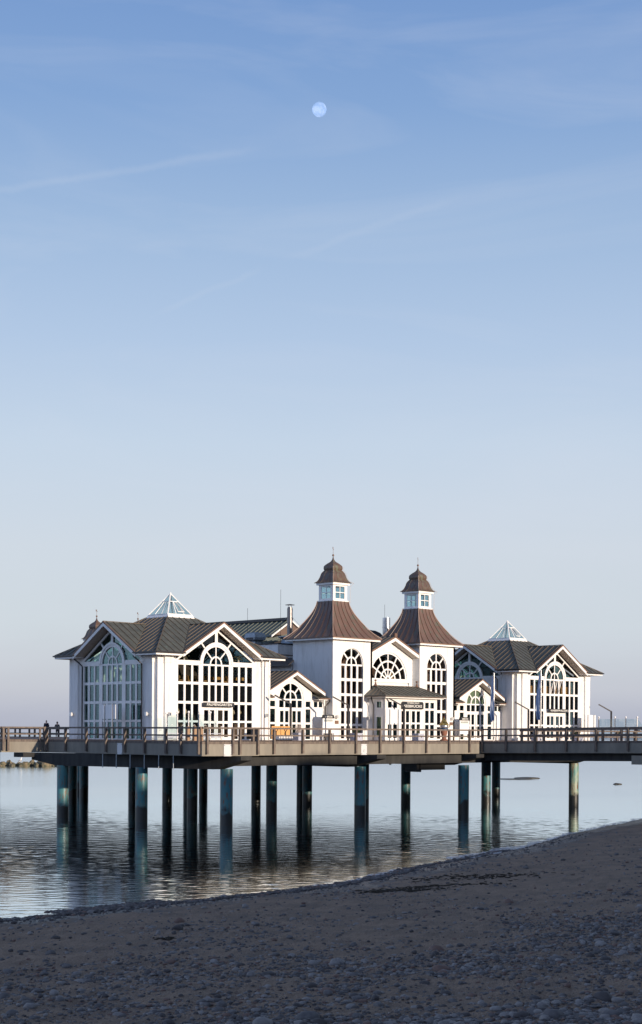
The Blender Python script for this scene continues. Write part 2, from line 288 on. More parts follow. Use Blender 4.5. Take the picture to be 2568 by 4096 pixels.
# ------------------------------------------------------------------ mesh helpers
ORG = {}
def tag(o, label=None, cat=None, group=None, kind=None):
    if label: o['label'] = label
    if cat: o['category'] = cat
    if group: o['group'] = group
    if kind: o['kind'] = kind
    return o
def empty(name, loc=(0, 0, 0), **kw):
    o = bpy.data.objects.new(name, None); COL.objects.link(o); o.location = loc; o.empty_display_size = .3
    ORG[o.name] = Vector(loc); tag(o, **kw); return o
class Fr:
    """facade frame: s to the viewer's right, n outward, z up"""
    def __init__(self, O, Sd, Nd): self.O = Vector(O); self.S = Vector(Sd); self.N = Vector(Nd)
    def __call__(self, s, n, z): return self.O + self.S * s + self.N * n + Vector((0, 0, z))
WF = Fr((0, 0, 0), (1, 0, 0), (0, 1, 0))
class MB:
    def __init__(self): self.v = []; self.f = []; self.mi = []; self.cur = 0
    def add(self, vs, fs):
        b = len(self.v); self.v += [tuple(x) for x in vs]
        self.f += [tuple(b + i for i in f) for f in fs]; self.mi += [self.cur] * len(fs); return self
    def hexa(self, p):   # 8 points: 0-3 bottom loop, 4-7 top loop
        return self.add(p, [(3, 2, 1, 0), (4, 5, 6, 7), (0, 1, 5, 4), (1, 2, 6, 5), (2, 3, 7, 6), (3, 0, 4, 7)])
    def box(self, fr, s0, s1, n0, n1, z0, z1):
        return self.hexa([fr(s0, n0, z0), fr(s1, n0, z0), fr(s1, n1, z0), fr(s0, n1, z0), fr(s0, n0, z1), fr(s1, n0, z1), fr(s1, n1, z1), fr(s0, n1, z1)])
    def poly(self, fr, pts, n0, n1):
        k = len(pts); vs = [fr(s, n0, z) for s, z in pts] + [fr(s, n1, z) for s, z in pts]
        return self.add(vs, [tuple(range(k - 1, -1, -1)), tuple(range(k, 2 * k))] + [(i, (i + 1) % k, k + (i + 1) % k, k + i) for i in range(k)])
    def ring(self, fr, c, cz, r0, r1, a0, a1, n0, n1, seg=20):
        P = []
        for i in range(seg + 1):
            a = R(a0 + (a1 - a0) * i / seg); P.append((math.cos(a), math.sin(a)))
        for i in range(seg):
            (x0, y0), (x1, y1) = P[i], P[i + 1]
            q = [(c + r0 * x0, cz + r0 * y0), (c + r1 * x0, cz + r1 * y0), (c + r1 * x1, cz + r1 * y1), (c + r0 * x1, cz + r0 * y1)]
            self.poly(fr, q, n0, n1)
        return self
    def bar(self, fr, a, b, w, n0, n1):
        d = Vector((b[0] - a[0], b[1] - a[1])).normalized(); p = Vector((-d.y, d.x)) * w / 2
        return self.poly(fr, [(a[0] - p.x, a[1] - p.y), (b[0] - p.x, b[1] - p.y), (b[0] + p.x, b[1] + p.y), (a[0] + p.x, a[1] + p.y)], n0, n1)
    def beam(self, p, q, w, h, upv=(0, 0, 1)):   # p,q at the centre of the section
        p = Vector(p); q = Vector(q); d = (q - p).normalized(); u = Vector(upv)
        s = d.cross(u).normalized() * w / 2; u = s.cross(d).normalized() * h / 2
        return self.hexa([p - s - u, p + s - u, q + s - u, q - s - u, p - s + u, p + s + u, q + s + u, q - s + u])
    def tube(self, pts, r, seg=8, caps=True):
        pts = [Vector(p) for p in pts]; rs = r if isinstance(r, (list, tuple)) else [r] * len(pts)
        vs = []; ref = None
        for i, p in enumerate(pts):
            d = (pts[min(i + 1, len(pts) - 1)] - pts[max(i - 1, 0)]).normalized()
            a = Vector((0, 0, 1)) if abs(d.z) < .9 else Vector((1, 0, 0))
            x = d.cross(a).normalized(); y = d.cross(x)
            vs += [p + (x * math.cos(2 * math.pi * k / seg) + y * math.sin(2 * math.pi * k / seg)) * rs[i] for k in range(seg)]
        fs = [(i * seg + k, i * seg + (k + 1) % seg, (i + 1) * seg + (k + 1) % seg, (i + 1) * seg + k) for i in range(len(pts) - 1) for k in range(seg)]
        if caps: fs += [tuple(range(seg - 1, -1, -1)), tuple(range((len(pts) - 1) * seg, len(pts) * seg))]
        return self.add(vs, fs)
    def lathe(self, c, prof, seg=24, rot=0, sq=1, caps=True):
        vs = []
        for r, z in prof:
            for k in range(seg):
                a = 2 * math.pi * (k + rot) / seg; vs.append((c[0] + r * math.cos(a), c[1] + r * math.sin(a) * sq, c[2] + z))
        n = len(prof)
        fs = [(i * seg + k, i * seg + (k + 1) % seg, (i + 1) * seg + (k + 1) % seg, (i + 1) * seg + k) for i in range(n - 1) for k in range(seg)]
        if caps: fs += [tuple(range(seg - 1, -1, -1)), tuple(range((n - 1) * seg, n * seg))]
        return self.add(vs, fs)
    def wall(self, fr, s0, s1, zb, top, holes, n0, n1, brk=()):
        """wall strip by strip with rect ('r',a,b,z0,z1) and arched ('a',c,r,z0,zs) openings"""
        bs = {s0, s1, *brk}
        for h in holes:
            if h[0] == 'r': bs |= {h[1], h[2]}
            else: bs |= {h[1] + h[2] * math.cos(math.pi * i / 20) for i in range(21)}
        bs = sorted(b for b in bs if s0 - 1e-6 <= b <= s1 + 1e-6)
        def hi(h, s):
            if h[0] == 'r': return h[4]
            return h[4] + math.sqrt(max(0, h[2] ** 2 - (s - h[1]) ** 2))
        for a, b in zip(bs, bs[1:]):
            if b - a < 1e-5: continue
            m = (a + b) / 2
            hs = sorted([h for h in holes if (h[0] == 'r' and h[1] < m < h[2]) or (h[0] == 'a' and abs(m - h[1]) < h[2])], key=lambda h: h[3])
            lo = (zb, zb)
            for h in hs + [None]:
                up_ = (top(a), top(b)) if h is None else (h[3], h[3])
                if max(up_[0] - lo[0], up_[1] - lo[1]) > 1e-4:
                    self.poly(fr, [(a, lo[0]), (b, lo[1]), (b, up_[1]), (a, up_[0])], n0, n1)
                if h: lo = (hi(h, a), hi(h, b))
        return self
    def build(self, name, m, parent=None, smooth=0, label=None, cat=None, group=None, kind=None, org=None, clean=True):
        o0 = ORG[parent.name] if parent else Vector(org or (0, 0, 0))
        me = bpy.data.meshes.new(name)
        me.from_pydata([(x - o0.x, y - o0.y, z - o0.z) for x, y, z in self.v], [], self.f)
        ms = m if isinstance(m, (list, tuple)) else [m]
        for mm_ in ms: me.materials.append(mm_)
        if len(ms) > 1: me.polygons.foreach_set('material_index', self.mi)
        if clean:
            b = bmesh.new(); b.from_mesh(me); bmesh.ops.recalc_face_normals(b, faces=b.faces); b.to_mesh(me); b.free()
        if smooth:
            me.polygons.foreach_set('use_smooth', [True] * len(me.polygons)); me.set_sharp_from_angle(angle=R(smooth))
        me.update()
        o = bpy.data.objects.new(name, me); COL.objects.link(o)
        if parent: o.parent = parent
        else: o.location = o0
        ORG[o.name] = o0
        tag(o, label, cat, group, kind); return o
def children(o): return [c for c in bpy.data.objects if c.parent == o]
def copy_tree(o, parent=None):
    c = o.copy(); COL.objects.link(c); c.parent = parent
    for ch in children(o): copy_tree(ch, c)
    return c
def text_mesh(name, s, size, depth, m, parent, fr, s0, z0, n, width=None, bold=0.0):
    cu = bpy.data.curves.new(name, 'FONT'); cu.body = s; cu.size = size; cu.extrude = depth; cu.offset = bold; cu.align_x = 'CENTER'; cu.align_y = 'CENTER'
    ob = bpy.data.objects.new(name, cu); COL.objects.link(ob)
    bpy.context.view_layer.update()
    me = bpy.data.meshes.new_from_object(ob); bpy.data.objects.remove(ob)
    xs = [v.co.x for v in me.vertices]; k = width / (max(xs) - min(xs)) if width else 1
    o0 = ORG[parent.name]
    for v in me.vertices: v.co = fr(s0 + v.co.x * k, n + v.co.z, z0 + v.co.y) - o0
    me.materials.clear(); me.materials.append(m)
    o = bpy.data.objects.new(name, me); COL.objects.link(o); o.parent = parent; ORG[o.name] = o0; return o

# ================================================================== THE GROUND AND THE SEA
SH = [(-400, 46), (-100, 43), (0, 42.6), (20, 43.2), (29, 43.9), (37, 44.2), (45, 44.9), (49.5, 46.6), (56, 49.0), (63.6, 51.5), (71.2, 54.4), (82, 59.3), (99.5, 65.8), (140, 84), (220, 118), (500, 230)]
def shore(x):
    for (a, ya), (b, yb) in zip(SH, SH[1:]):
        if x <= b:
            t = (x - a) / (b - a); return ya + (yb - ya) * t
    return SH[-1][1]
def shore_s(x): return (shore(x - 3) + 2 * shore(x) + shore(x + 3)) / 4
def ground(x, y):
    d = (shore_s(x) - y) * .92
    if d < 0: return max(.06 * d, -4)
    z = .16 * (1 - math.exp(-d / 1.2)) + .0617 * d
    if d > 28: z += min(.2 * (d - 28), 2.6)
    z = min(z, 6.0)
    if y < -10: z += min(.6 * (-10 - y), 8)
    return z
def bumps(x, y, z):
    if z < -.3: return 0
    p = Vector((x, y, 0)); f = min(1, max(0, (z - .02) / .25))
    return f * (.06 * noise.noise(p * .9) + .045 * noise.noise(p * 3.1) + .028 * noise.noise(p * 8) + .008 * math.sin(p.x * 5 - p.y * 9 + 3 * noise.noise(p * .5))) + .05 * noise.noise(p * .22)
angs = []
a = -180.
while a < 180:
    angs.append(a)
    a += .085 if abs(a + .085) < 14.5 else (1.2 if abs(a) < 40 else 6)
angs.append(180.)
rads = [1.5, 4, 8, 12, 16]
r_ = 19.
while r_ < 130: rads.append(r_); r_ *= 1.0052 if r_ < 75 else 1.012
rads += [140, 160, 190, 230, 300, 420]
vs = []
for rr_ in rads:
    for a in angs:
        # angle is measured clockwise from the forward direction
        t = R(45 - a); x = rr_ * math.cos(t); y = rr_ * math.sin(t)
        z = ground(x, y)
        if 18 < rr_ < 130 and abs(a) < 15: z += bumps(x, y, z)
        vs.append((x, y, z))
na = len(angs)
fs = [(i * na + k, i * na + k + 1, (i + 1) * na + k + 1, (i + 1) * na + k) for i in range(len(rads) - 1) for k in range(na - 1)]
fs.append(tuple(range(na - 1)))
mb = MB(); mb.add(vs, fs)
mb.build('beach', SAND, smooth=80, kind='structure', label='dark sandy beach with scattered pebbles in shade', clean=True)

import numpy as np
def sea_mesh():
    rg = np.random.RandomState(11)
    an = np.concatenate([np.linspace(-180, -16, 42)[:-1], np.linspace(-16, 16, 520), np.linspace(16, 180, 42)[1:]])
    rd = [3., 15, 30, 44]
    q = 46.
    while q < 150: rd.append(q); q += .085 + .0016 * (q - 46)
    while q < 420: rd.append(q); q *= 1.006
    while q < 16000: rd.append(q); q *= 1.25
    rd = np.array(rd); A, B = np.meshgrid(np.radians(45 - an), rd); X = B * np.cos(A); Y = B * np.sin(A); Z = np.zeros_like(X)
    # wind ripples running roughly towards the shore
    patch = np.zeros_like(X)
    for _ in range(14):
        l = rg.uniform(14, 45); t = rg.uniform(0, 6.28); patch += np.sin((X * math.cos(t) + Y * math.sin(t) * 1.0) * 6.283 / l + rg.uniform(0, 6.28))
    patch = 1 / (1 + np.exp(-patch * .55)); fade = np.clip((430 - B) / 330, 0, 1)
    for _ in range(90):
        l = math.exp(rg.uniform(math.log(.22), math.log(1.7))); t = math.radians(52) + rg.normal(0, .62); k = 6.283 / l
        a = .0052 / k * (1.0 if l < .9 else .7)
        vis = np.clip((l / (.0032 * B)) - 1.0, 0, 1)     # drop waves finer than the mesh can carry
        Z += a * np.sin(k * (X * math.cos(t) + Y * math.sin(t)) + rg.uniform(0, 6.28) + .8 * np.sin(.21 * X + t * 9) + .8 * np.sin(.17 * Y + t * 5)) * (.35 + .95 * patch) * vis
    Z *= fade
    n, m = X.shape; V = np.stack([X, Y, Z], -1).reshape(-1, 3)
    I = np.arange(n * m).reshape(n, m); F = np.stack([I[:-1, :-1], I[1:, :-1], I[1:, 1:], I[:-1, 1:]], -1).reshape(-1, 4)
    me = bpy.data.meshes.new('sea'); me.vertices.add(len(V)); me.vertices.foreach_set('co', V.ravel().astype(np.float32))
    me.loops.add(F.size); me.loops.foreach_set('vertex_index', F.ravel().astype(np.int32)); me.polygons.add(len(F)); me.polygons.foreach_set('loop_start', (np.arange(len(F)) * 4).astype(np.int32))
    me.polygons.foreach_set('use_smooth', np.ones(len(F), bool)); me.materials.append(WATER); me.update(calc_edges=True)
    if me.polygons[len(F) // 2].normal.z < 0: me.flip_normals()
    o = bpy.data.objects.new('sea', me); COL.objects.link(o); tag(o, 'calm blue grey sea with small ripples', kind='structure'); return o
sea_mesh()

# wooded bluff on the land side (outside the picture): it shades the beach
mb = MB()
xs = [x * 1.5 for x in range(-110, 190)]
rows = []
for j, (yy, k) in enumerate(((-24, .0), (-26, .62), (-29, .93), (-33, 1.0), (-40, 1.0), (-52, .9), (-70, .5))):
    row = []
    for x in xs:
        t = 21.3 + 1.0 * noise.noise(Vector((x * .13, 3, 0))) + .6 * noise.noise(Vector((x * .6, 9, 0)))
        if 30 < x < 170: t = 21.35 + .35 * noise.noise(Vector((x * .25, 3, 0))) + .25 * noise.noise(Vector((x * .8, 9, 0)))
        t += .95 * math.exp(-((x - 79) / 5.0) ** 2) + .45 * math.exp(-((x - 92) / 3.0) ** 2)
        if 109.4 < x < 111.8: t = 18.0
        z = 5 + (t - 5) * k + (noise.noise(Vector((x * .4, yy, 5))) * 1.2 if 0 < k < 1 else 0)
        row.append((x, yy + 1.5 * noise.noise(Vector((x * .3, yy, 1))), z if k else 0))
    rows.append(row)
n_ = len(xs)
mb.add([p for r in rows for p in r], [(j * n_ + i, j * n_ + i + 1, (j + 1) * n_ + i + 1, (j + 1) * n_ + i) for j in range(len(rows) - 1) for i in range(n_ - 1)])
FOREST = mat("forest", (.045, .06, .025), .9, var=(.02, .03, .015), vscale=.6, bump=1, bscale=1.2, bdist=.6)
mb.build('coastal_woodland', FOREST, kind='stuff', label='dense woodland on the bluff above the beach', cat='woodland', clean=False)

# ================================================================== THE PIER
DZ = 5.68                                  # deck level
def lerp(a, b, t): return a + (b - a) * t
pier = empty('pier', (84, 79, 0), label='concrete pier platform on teal steel piles carrying the white pavilions', cat='pier')
EDGE_PTS = [(64.2, 127), (65.6, 103), (65.3, 98.5), (66.0, 98.35), (68.45, 97.2), (67.9, 90.7), (67.35, 84.2), (66.8, 77.7), (71.5, 77.35), (71.9, 78.6), (84.4, 78.8), (96.8, 79.0)]
RIGHT_PTS = [(100.9, 78.3), (126.5, 78.3), (126.5, 127)]
outl = EDGE_PTS + RIGHT_PTS
mb = MB(); k = len(outl)
ins = outl
mb.add([(x, y, DZ - .02) for x, y in outl] + [(x, y, DZ - .3) for x, y in outl], [tuple(range(k)), tuple(range(2 * k - 1, k - 1, -1))])
mb.build('deck', DECK, pier)
def inward(p, q):
    d = Vector((q[0] - p[0], q[1] - p[1])).normalized(); return Vector((-d.y, d.x))   # left of travel: inside for this outline order
def edge_beam(name, p, q, zt=EZ - .60, zb=EZ - 1.55, th=.28, dz=(0, 0), par=pier, m=CONC):
    nn = inward(p, q) * th; mb = MB()
    P = [Vector((p[0], p[1], 0)), Vector((q[0], q[1], 0))]; nn = Vector((nn.x, nn.y, 0))
    Z0 = Vector((0, 0, 1))
    mb.hexa([P[0] + Z0 * (zb + dz[0]), P[1] + Z0 * (zb + dz[1]), P[1] + nn + Z0 * (zb + dz[1]), P[0] + nn + Z0 * (zb + dz[0]),
             P[0] + Z0 * (zt - .17 + dz[0]), P[1] + Z0 * (zt - .17 + dz[1]), P[1] + nn + Z0 * (zt - .17 + dz[1]), P[0] + nn + Z0 * (zt - .17 + dz[0])])
    mb.build(name, m, par)
    mb = MB()   # timber kerb on top of the concrete
    a = P[0] + nn * .35 + Z0 * (zt - .083 + dz[0]); b = P[1] + nn * .35 + Z0 * (zt - .083 + dz[1])
    mb.beam(a, b, .22, .166); mb.build('kerb_timber', WOOD, par)
for p, q in zip(EDGE_PTS[:-1], EDGE_PTS[1:]): edge_beam('edge_beam', p, q)
for p, q in zip(RIGHT_PTS[:-1], RIGHT_PTS[1:]): edge_beam('edge_beam', p, q)
edge_beam('edge_beam', (126.5, 127), (64.2, 127))

# piles: measured feet, cross beams with tapered ends along each row
def pile(x, y, top=3.8, r=.425):
    mb = MB(); mb.lathe((x, y, 0), [(r, -3), (r, top)], seg=28, caps=False)
    mb.build('pile', PILE_SUNLIT if abs(x - 110.43) < .01 else PILE, pier, smooth=50)
for x, y in [(67.8, 94.3), (68.7, 86.3), (70.1, 79.0), (87.1, 119.6), (90.6, 122.6), (86.7, 110.1), (87.2, 106.0), (91.5, 108.3), (81.3, 95.7),
             (101.3, 117.6), (95.35, 103.5), (83.35, 88.7), (98.55, 101.0), (95.9, 97.55), (84.05, 79.95), (91.25, 86.4), (104.6, 93.9),
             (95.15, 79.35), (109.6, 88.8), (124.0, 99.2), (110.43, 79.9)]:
    pile(x, y)
def cross_beam(x, y0, y1, w=.95, taper0=3.0, taper1=2.0, zt=4.68, zb=3.78, dx=0.0):
    """beam along y; underside rises at both ends"""
    f = Fr((x, 0, 0), (dx, 1, 0), (1, 0, 0)); mb = MB()
    mb.poly(f, [(y0, zt), (y0, zt - .27), (y0 + taper0, zb), (y1 - taper1, zb), (y1, zt - .5), (y1, zt)], -w / 2, w / 2)
    mb.build('cross_beam', BEAMC, pier)
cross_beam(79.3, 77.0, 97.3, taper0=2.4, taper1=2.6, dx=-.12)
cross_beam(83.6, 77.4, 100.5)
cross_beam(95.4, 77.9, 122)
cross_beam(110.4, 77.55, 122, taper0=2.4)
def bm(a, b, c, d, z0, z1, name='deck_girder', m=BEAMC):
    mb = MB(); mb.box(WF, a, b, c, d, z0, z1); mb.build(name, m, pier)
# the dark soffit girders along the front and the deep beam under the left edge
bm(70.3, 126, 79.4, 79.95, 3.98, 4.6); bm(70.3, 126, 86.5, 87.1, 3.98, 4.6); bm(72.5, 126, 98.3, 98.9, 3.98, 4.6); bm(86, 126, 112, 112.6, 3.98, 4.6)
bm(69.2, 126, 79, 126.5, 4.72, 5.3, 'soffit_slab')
f = Fr((67.2, 0, 0), (-.06, 1, 0), (1, 0, 0))
mb = MB(); mb.box(WF, 90.6, 93.9, 80.2, 81.6, 3.45, 4.3); mb.box(WF, 90.9, 91.0, 80.1, 81.7, 3.3, 4.3)
mb.build('service_box', BLACK, pier)
mb = MB(); mb.box(WF, 66.2, 67.2, 97.0, 98.2, 4.35, 4.69); mb.build('landing_corbel', BEAMC, pier)
# drain pipes on the soffit beam
mb = MB()
for i in range(6): mb.tube([(67.0 + .03 * i, 88.5 - 1.5 * i, 3.75), (67.0 + .03 * i, 88.5 - 1.5 * i, 4.7)], .03, 6)
mb.build('drain_pipe', ZINC, pier)
# white numbered plates bolted on the edge beams
def plate(p, q, t, w=.62, h=.78, mark=False):
    P = Vector((lerp(p[0], q[0], t), lerp(p[1], q[1], t), EZ - 1.17)); d = Vector((q[0] - p[0], q[1] - p[1], 0)).normalized(); nn = Vector((d.y, -d.x, 0))
    fr = Fr(P, d, nn); e = empty('marker_plate', P, label=None, cat='plate')
    mb = MB(); mb.box(fr, -w / 2, w / 2, .01, .035, -h / 2, h / 2); mb.build('panel', PLATE, e)
    mb = MB()
    for a in (-.4, .4):
        for b in (-.4, .4): mb.box(fr, a * w - .025, a * w + .025, .035, .055, b * h - .025, b * h + .025)
    if mark: mb.ring(fr, 0, -.1, .07, .09, 0, 300, .035, .042, 10)
    mb.build('bolt', ZINC, e); return e
tag(plate((68.45, 97.2), (66.8, 77.7), .505), label='white blank plate on the shaded left edge of the pier')
tag(plate((66.8, 77.7), (71.5, 77.35), .44), label='white plate on sunlit pier edge under the palm house door')
tag(plate((71.9, 78.6), (96.8, 79.0), .453, mark=True), label='white plate with a faint round mark on sunlit pier edge')

# the approach walkway from the shore and the seaward walkway
walk = empty('pier_walkway', (98.8, 60, 0), label='timber decked concrete walkway from the shore to the pavilions', cat='walkway')
def rz(y): return max(0, (79 - y) * .0125)
mb = MB(); ya, yb = 20.0, 78.95
mb.hexa([(97.06, ya, DZ - .3 + rz(ya)), (100.62, ya, DZ - .3 + rz(ya)), (100.62, yb, DZ - .3), (97.06, yb, DZ - .3), (97.06, ya, DZ - .02 + rz(ya)), (100.62, ya, DZ - .02 + rz(ya)), (100.62, yb, DZ - .024), (97.06, yb, DZ - .024)])
mb.build('deck', DECK, walk)
for p, q in (((96.8, 79.0), (96.8, 20)), ((100.9, 20), (100.9, 78.3))):
    a = rz(p[1]); b = rz(q[1]); edge_beam('edge_beam', p, q, dz=(a, b), par=walk, zb=EZ - 1.51)
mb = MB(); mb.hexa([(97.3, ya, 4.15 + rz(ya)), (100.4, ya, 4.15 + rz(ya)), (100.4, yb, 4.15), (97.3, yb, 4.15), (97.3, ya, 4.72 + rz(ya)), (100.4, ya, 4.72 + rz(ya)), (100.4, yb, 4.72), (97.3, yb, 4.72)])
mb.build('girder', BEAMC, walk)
for y in (50, 36):
    mb = MB(); mb.lathe((98.8, y, 0), [(.425, -2), (.425, 4.6)], seg=24, caps=False); mb.build('pile', PILE, walk, smooth=50)
mb = MB(); mb.box(WF, 96.72, 97.0, 63.4, 64.9, 4.1, 4.75); mb.build('light_concrete_block', CONC, walk)
sea = empty('pier_walkway', (98.8, 150, 0), label='walkway running out to sea behind the left pavilion', cat='walkway')
mb = MB(); mb.box(WF, 97.0, 100.7, 127.1, 182, DZ - .3, DZ - .02); mb.build('deck', DECK, sea)
for p, q in (((96.8, 182), (96.8, 127.1)), ((100.9, 127.1), (100.9, 182))): edge_beam('edge_beam', p, q, par=sea)
mb = MB(); mb.box(WF, 97.3, 100.4, 127.3, 182, 4.3, 4.72); mb.build('girder', BEAMC, sea)
for y in (134.5, 150, 165): 
    mb = MB(); mb.lathe((98.8, y, 0), [(.425, -2), (.425, 4.6)], seg=20, caps=False); mb.build('pile', PILE, sea, smooth=50)

# ---- timber railings: each straight run is one thing with its posts
def railing(p, q, posts, label, dz=(0, 0), outer=True, low=True, zt=EZ + .345, group='timber railings of the pier'):
    p = Vector((*p, 0)); q = Vector((*q, 0)); Lh = (q - p).length; d = (q - p) / Lh; nn = Vector((d.y, -d.x, 0))
    e = empty('timber_railing', tuple(p + Vector((0, 0, DZ))), label=label, cat='railing', group=group)
    def zz(t): return lerp(dz[0], dz[1], t / Lh)
    rnd = random.Random(int(p.x * 10 + p.y * 7))
    mb = MB(); a = p + nn * .03; b = q + nn * .03
    mb.beam(a + Vector((0, 0, zt - .06 + dz[0])), b + Vector((0, 0, zt - .06 + dz[1])), .19, .115); mb.build('top_rail', WOOD, e)
    mb = MB(); a = p - nn * .02; b = q - nn * .02
    mb.beam(a + Vector((0, 0, zt - .545 + dz[0])), b + Vector((0, 0, zt - .545 + dz[1])), .08, .105); mb.build('mid_rail', WOOD, e)
    for t in posts:
        c = p + d * t; w = .075 + rnd.uniform(-.006, .008); off = .09 if outer else -.02
        zb = (EZ - 1.43 + rnd.uniform(-.03, .03)) if (outer and low) else DZ - .02
        fr = Fr(c, d, nn); mb = MB()
        mb.box(fr, -w, w, off - .085, off + .085, zb + zz(t), zt - .12 + zz(t))
        if outer and low: # bolts
            for z in (zb + .12, zb + .62): mb.box(fr, -.02, .02, off + .085, off + .105, z + zz(t), z + .04 + zz(t))
        mb.build('post', WOOD, e)
    return e
def span(p, q, n, end=0.0): 
    Lh = math.dist(p, q); return [Lh * (i + .5) / n for i in range(n)]
A = (68.45, 97.2); B = (66.8, 77.7)
# post spacing about 2.8 m, double posts at the corners
LA = math.dist(A, B)
railing(A, B, [.12, 2.75, 5.6, 8.2, 10.6, 13.05, 15.6, 17.3, LA - .25], 'shaded timber railing along the left edge of the pier')
Lb = math.dist(B, (71.5, 77.35)); railing(B, (71.5, 77.35), [.35, 2.45, 3.05, Lb - .15], 'sunlit timber railing in front of the palm house door')
railing((71.5, 77.35), (71.9, 78.6), [.5], 'short timber railing at the step in the pier front')
C0 = (71.9, 78.6); C1 = (96.8, 79.0)
railing(C0, C1, [.12, .42, 2.1, 4.9, 7.6, 10.35, 12.95, 15.6, 18.2, 20.9, 23.4], 'long timber railing along the sunlit pier front before the towers')
railing((96.8, 79.0), (96.8, 22), [.25, 2.6, 5.4, 8.3, 11.0, 13.8, 16.5, 19.3, 22.1, 24.9, 27.7, 30.5, 33.3, 36, 39], 'dark shaded railing on the near side of the shore walkway', dz=(.06, .77))
railing((100.9, 22), (100.9, 78.3), [16, 19, 21.8, 24.6, 27.4, 30.2, 33, 35.7, 38.4, 41.2, 43.9, 46.6, 48.3, 51.1, 53.9, 56.1], 'railing on the far side of the shore walkway', dz=(.72, .02), outer=False)
railing((100.9, 78.3), (126.5, 78.3), [2.2, 5.1, 7.9, 10.7, 13.6, 16.4, 19.2, 22, 24.8], 'timber railing along the pier front right of the shore walkway', outer=False)
railing((65.3, 98.5), (68.45, 97.2), [.15, .5, 2.85, 3.2], 'short sunlit timber railing at the left corner of the pier')
railing((65.6, 103), (65.3, 98.5), [.8, 2.6, 4.2], 'shaded timber railing at the left end of the pier')
railing((96.8, 182), (96.8, 127.1), [i * 2.75 + 1 for i in range(20)], 'near railing of the far seaward walkway', outer=False)
railing((100.9, 127.1), (100.9, 182), [i * 2.75 + .3 for i in range(20)], 'far railing of the far seaward walkway', outer=False)

# ================================================================== BUILDING PIECES
def frames(hx, hy, o=(0, 0, 0)):
    ox, oy, oz = o
    return {'front': Fr((ox, oy - hy, oz), (1, 0, 0), (0, -1, 0)), 'left': Fr((ox - hx, oy, oz), (0, -1, 0), (-1, 0, 0)),
            'right': Fr((ox + hx, oy, oz), (0, 1, 0), (1, 0, 0)), 'back': Fr((ox, oy + hy, oz), (-1, 0, 0), (0, 1, 0))}
def pane(fr, pts, n, parent, m=GLASS, name='pane'):
    mb = MB(); mb.poly(fr, pts, n - .006, n + .006); return mb.build(name, m, parent, clean=True)
def rect(a, b, c, d): return [(a, c), (b, c), (b, d), (a, d)]
def arch_pts(c, r, z0, zs, k=18): return [(c - r, z0), (c + r, z0)] + [(c + r * math.cos(math.pi * i / k), zs + r * math.sin(math.pi * i / k)) for i in range(k + 1)]
def grid_window(fr, parent, cols, rows, s0, s1, z0, z1, n0=-.10, n1=0.0, m=TRIM, gl=GLASS, name='window'):
    """cols, rows are the clear glass intervals; everything between them is frame"""
    mb = MB(); e = s0
    for a, b in cols: mb.box(fr, e, a, n0, n1, z0, z1); e = b
    mb.box(fr, e, s1, n0, n1, z0, z1)
    for a, b in cols:
        e = z0
        for c, d in rows: mb.box(fr, a, b, n0 + .003, n1 - .018, e, c); e = d
        mb.box(fr, a, b, n0 + .003, n1 - .018, e, z1)
    w = mb.build(name, m, parent)
    pane(fr, rect(s0 + .01, s1 - .01, z0 + .01, z1 - .01), (n0 + n1) / 2 - .01, w, gl); return w
def fan_bars(mb, fr, c, cz, r, inner, n0, n1, w=.11, spokes=(45, 90, 135), ro=None):
    for (a, b) in inner: mb.ring(fr, c, cz, a, b, 0, 180, n0 + .002, n1 - .01, 18)
    r0 = 0 if ro is None else ro
    for ang in spokes:
        st = 0 if ang == 90 else r0
        ca, sa = math.cos(R(ang)), math.sin(R(ang)); mb.bar(fr, (c + st * ca, cz + st * sa), (c + (r + .02) * ca, cz + (r + .02) * sa), w, n0 + .004, n1 - .02)

ROWS = [(.08, 1.29), (1.44, 2.64), (2.83, 4.05), (4.24, 5.45)]
LC = [(-3.61, -3.08), (-2.90, -2.37), (-2.19, -1.66)]; RC = [(1.68, 2.2), (2.39, 2.9), (3.09, 3.61)]
MC = [(-1.24, -.74), (-.55, -.09), (.08, .54), (.75, 1.25)]
DC = [(-1.13, -.70), (-.57, -.13), (.22, .68), (.83, 1.22)]

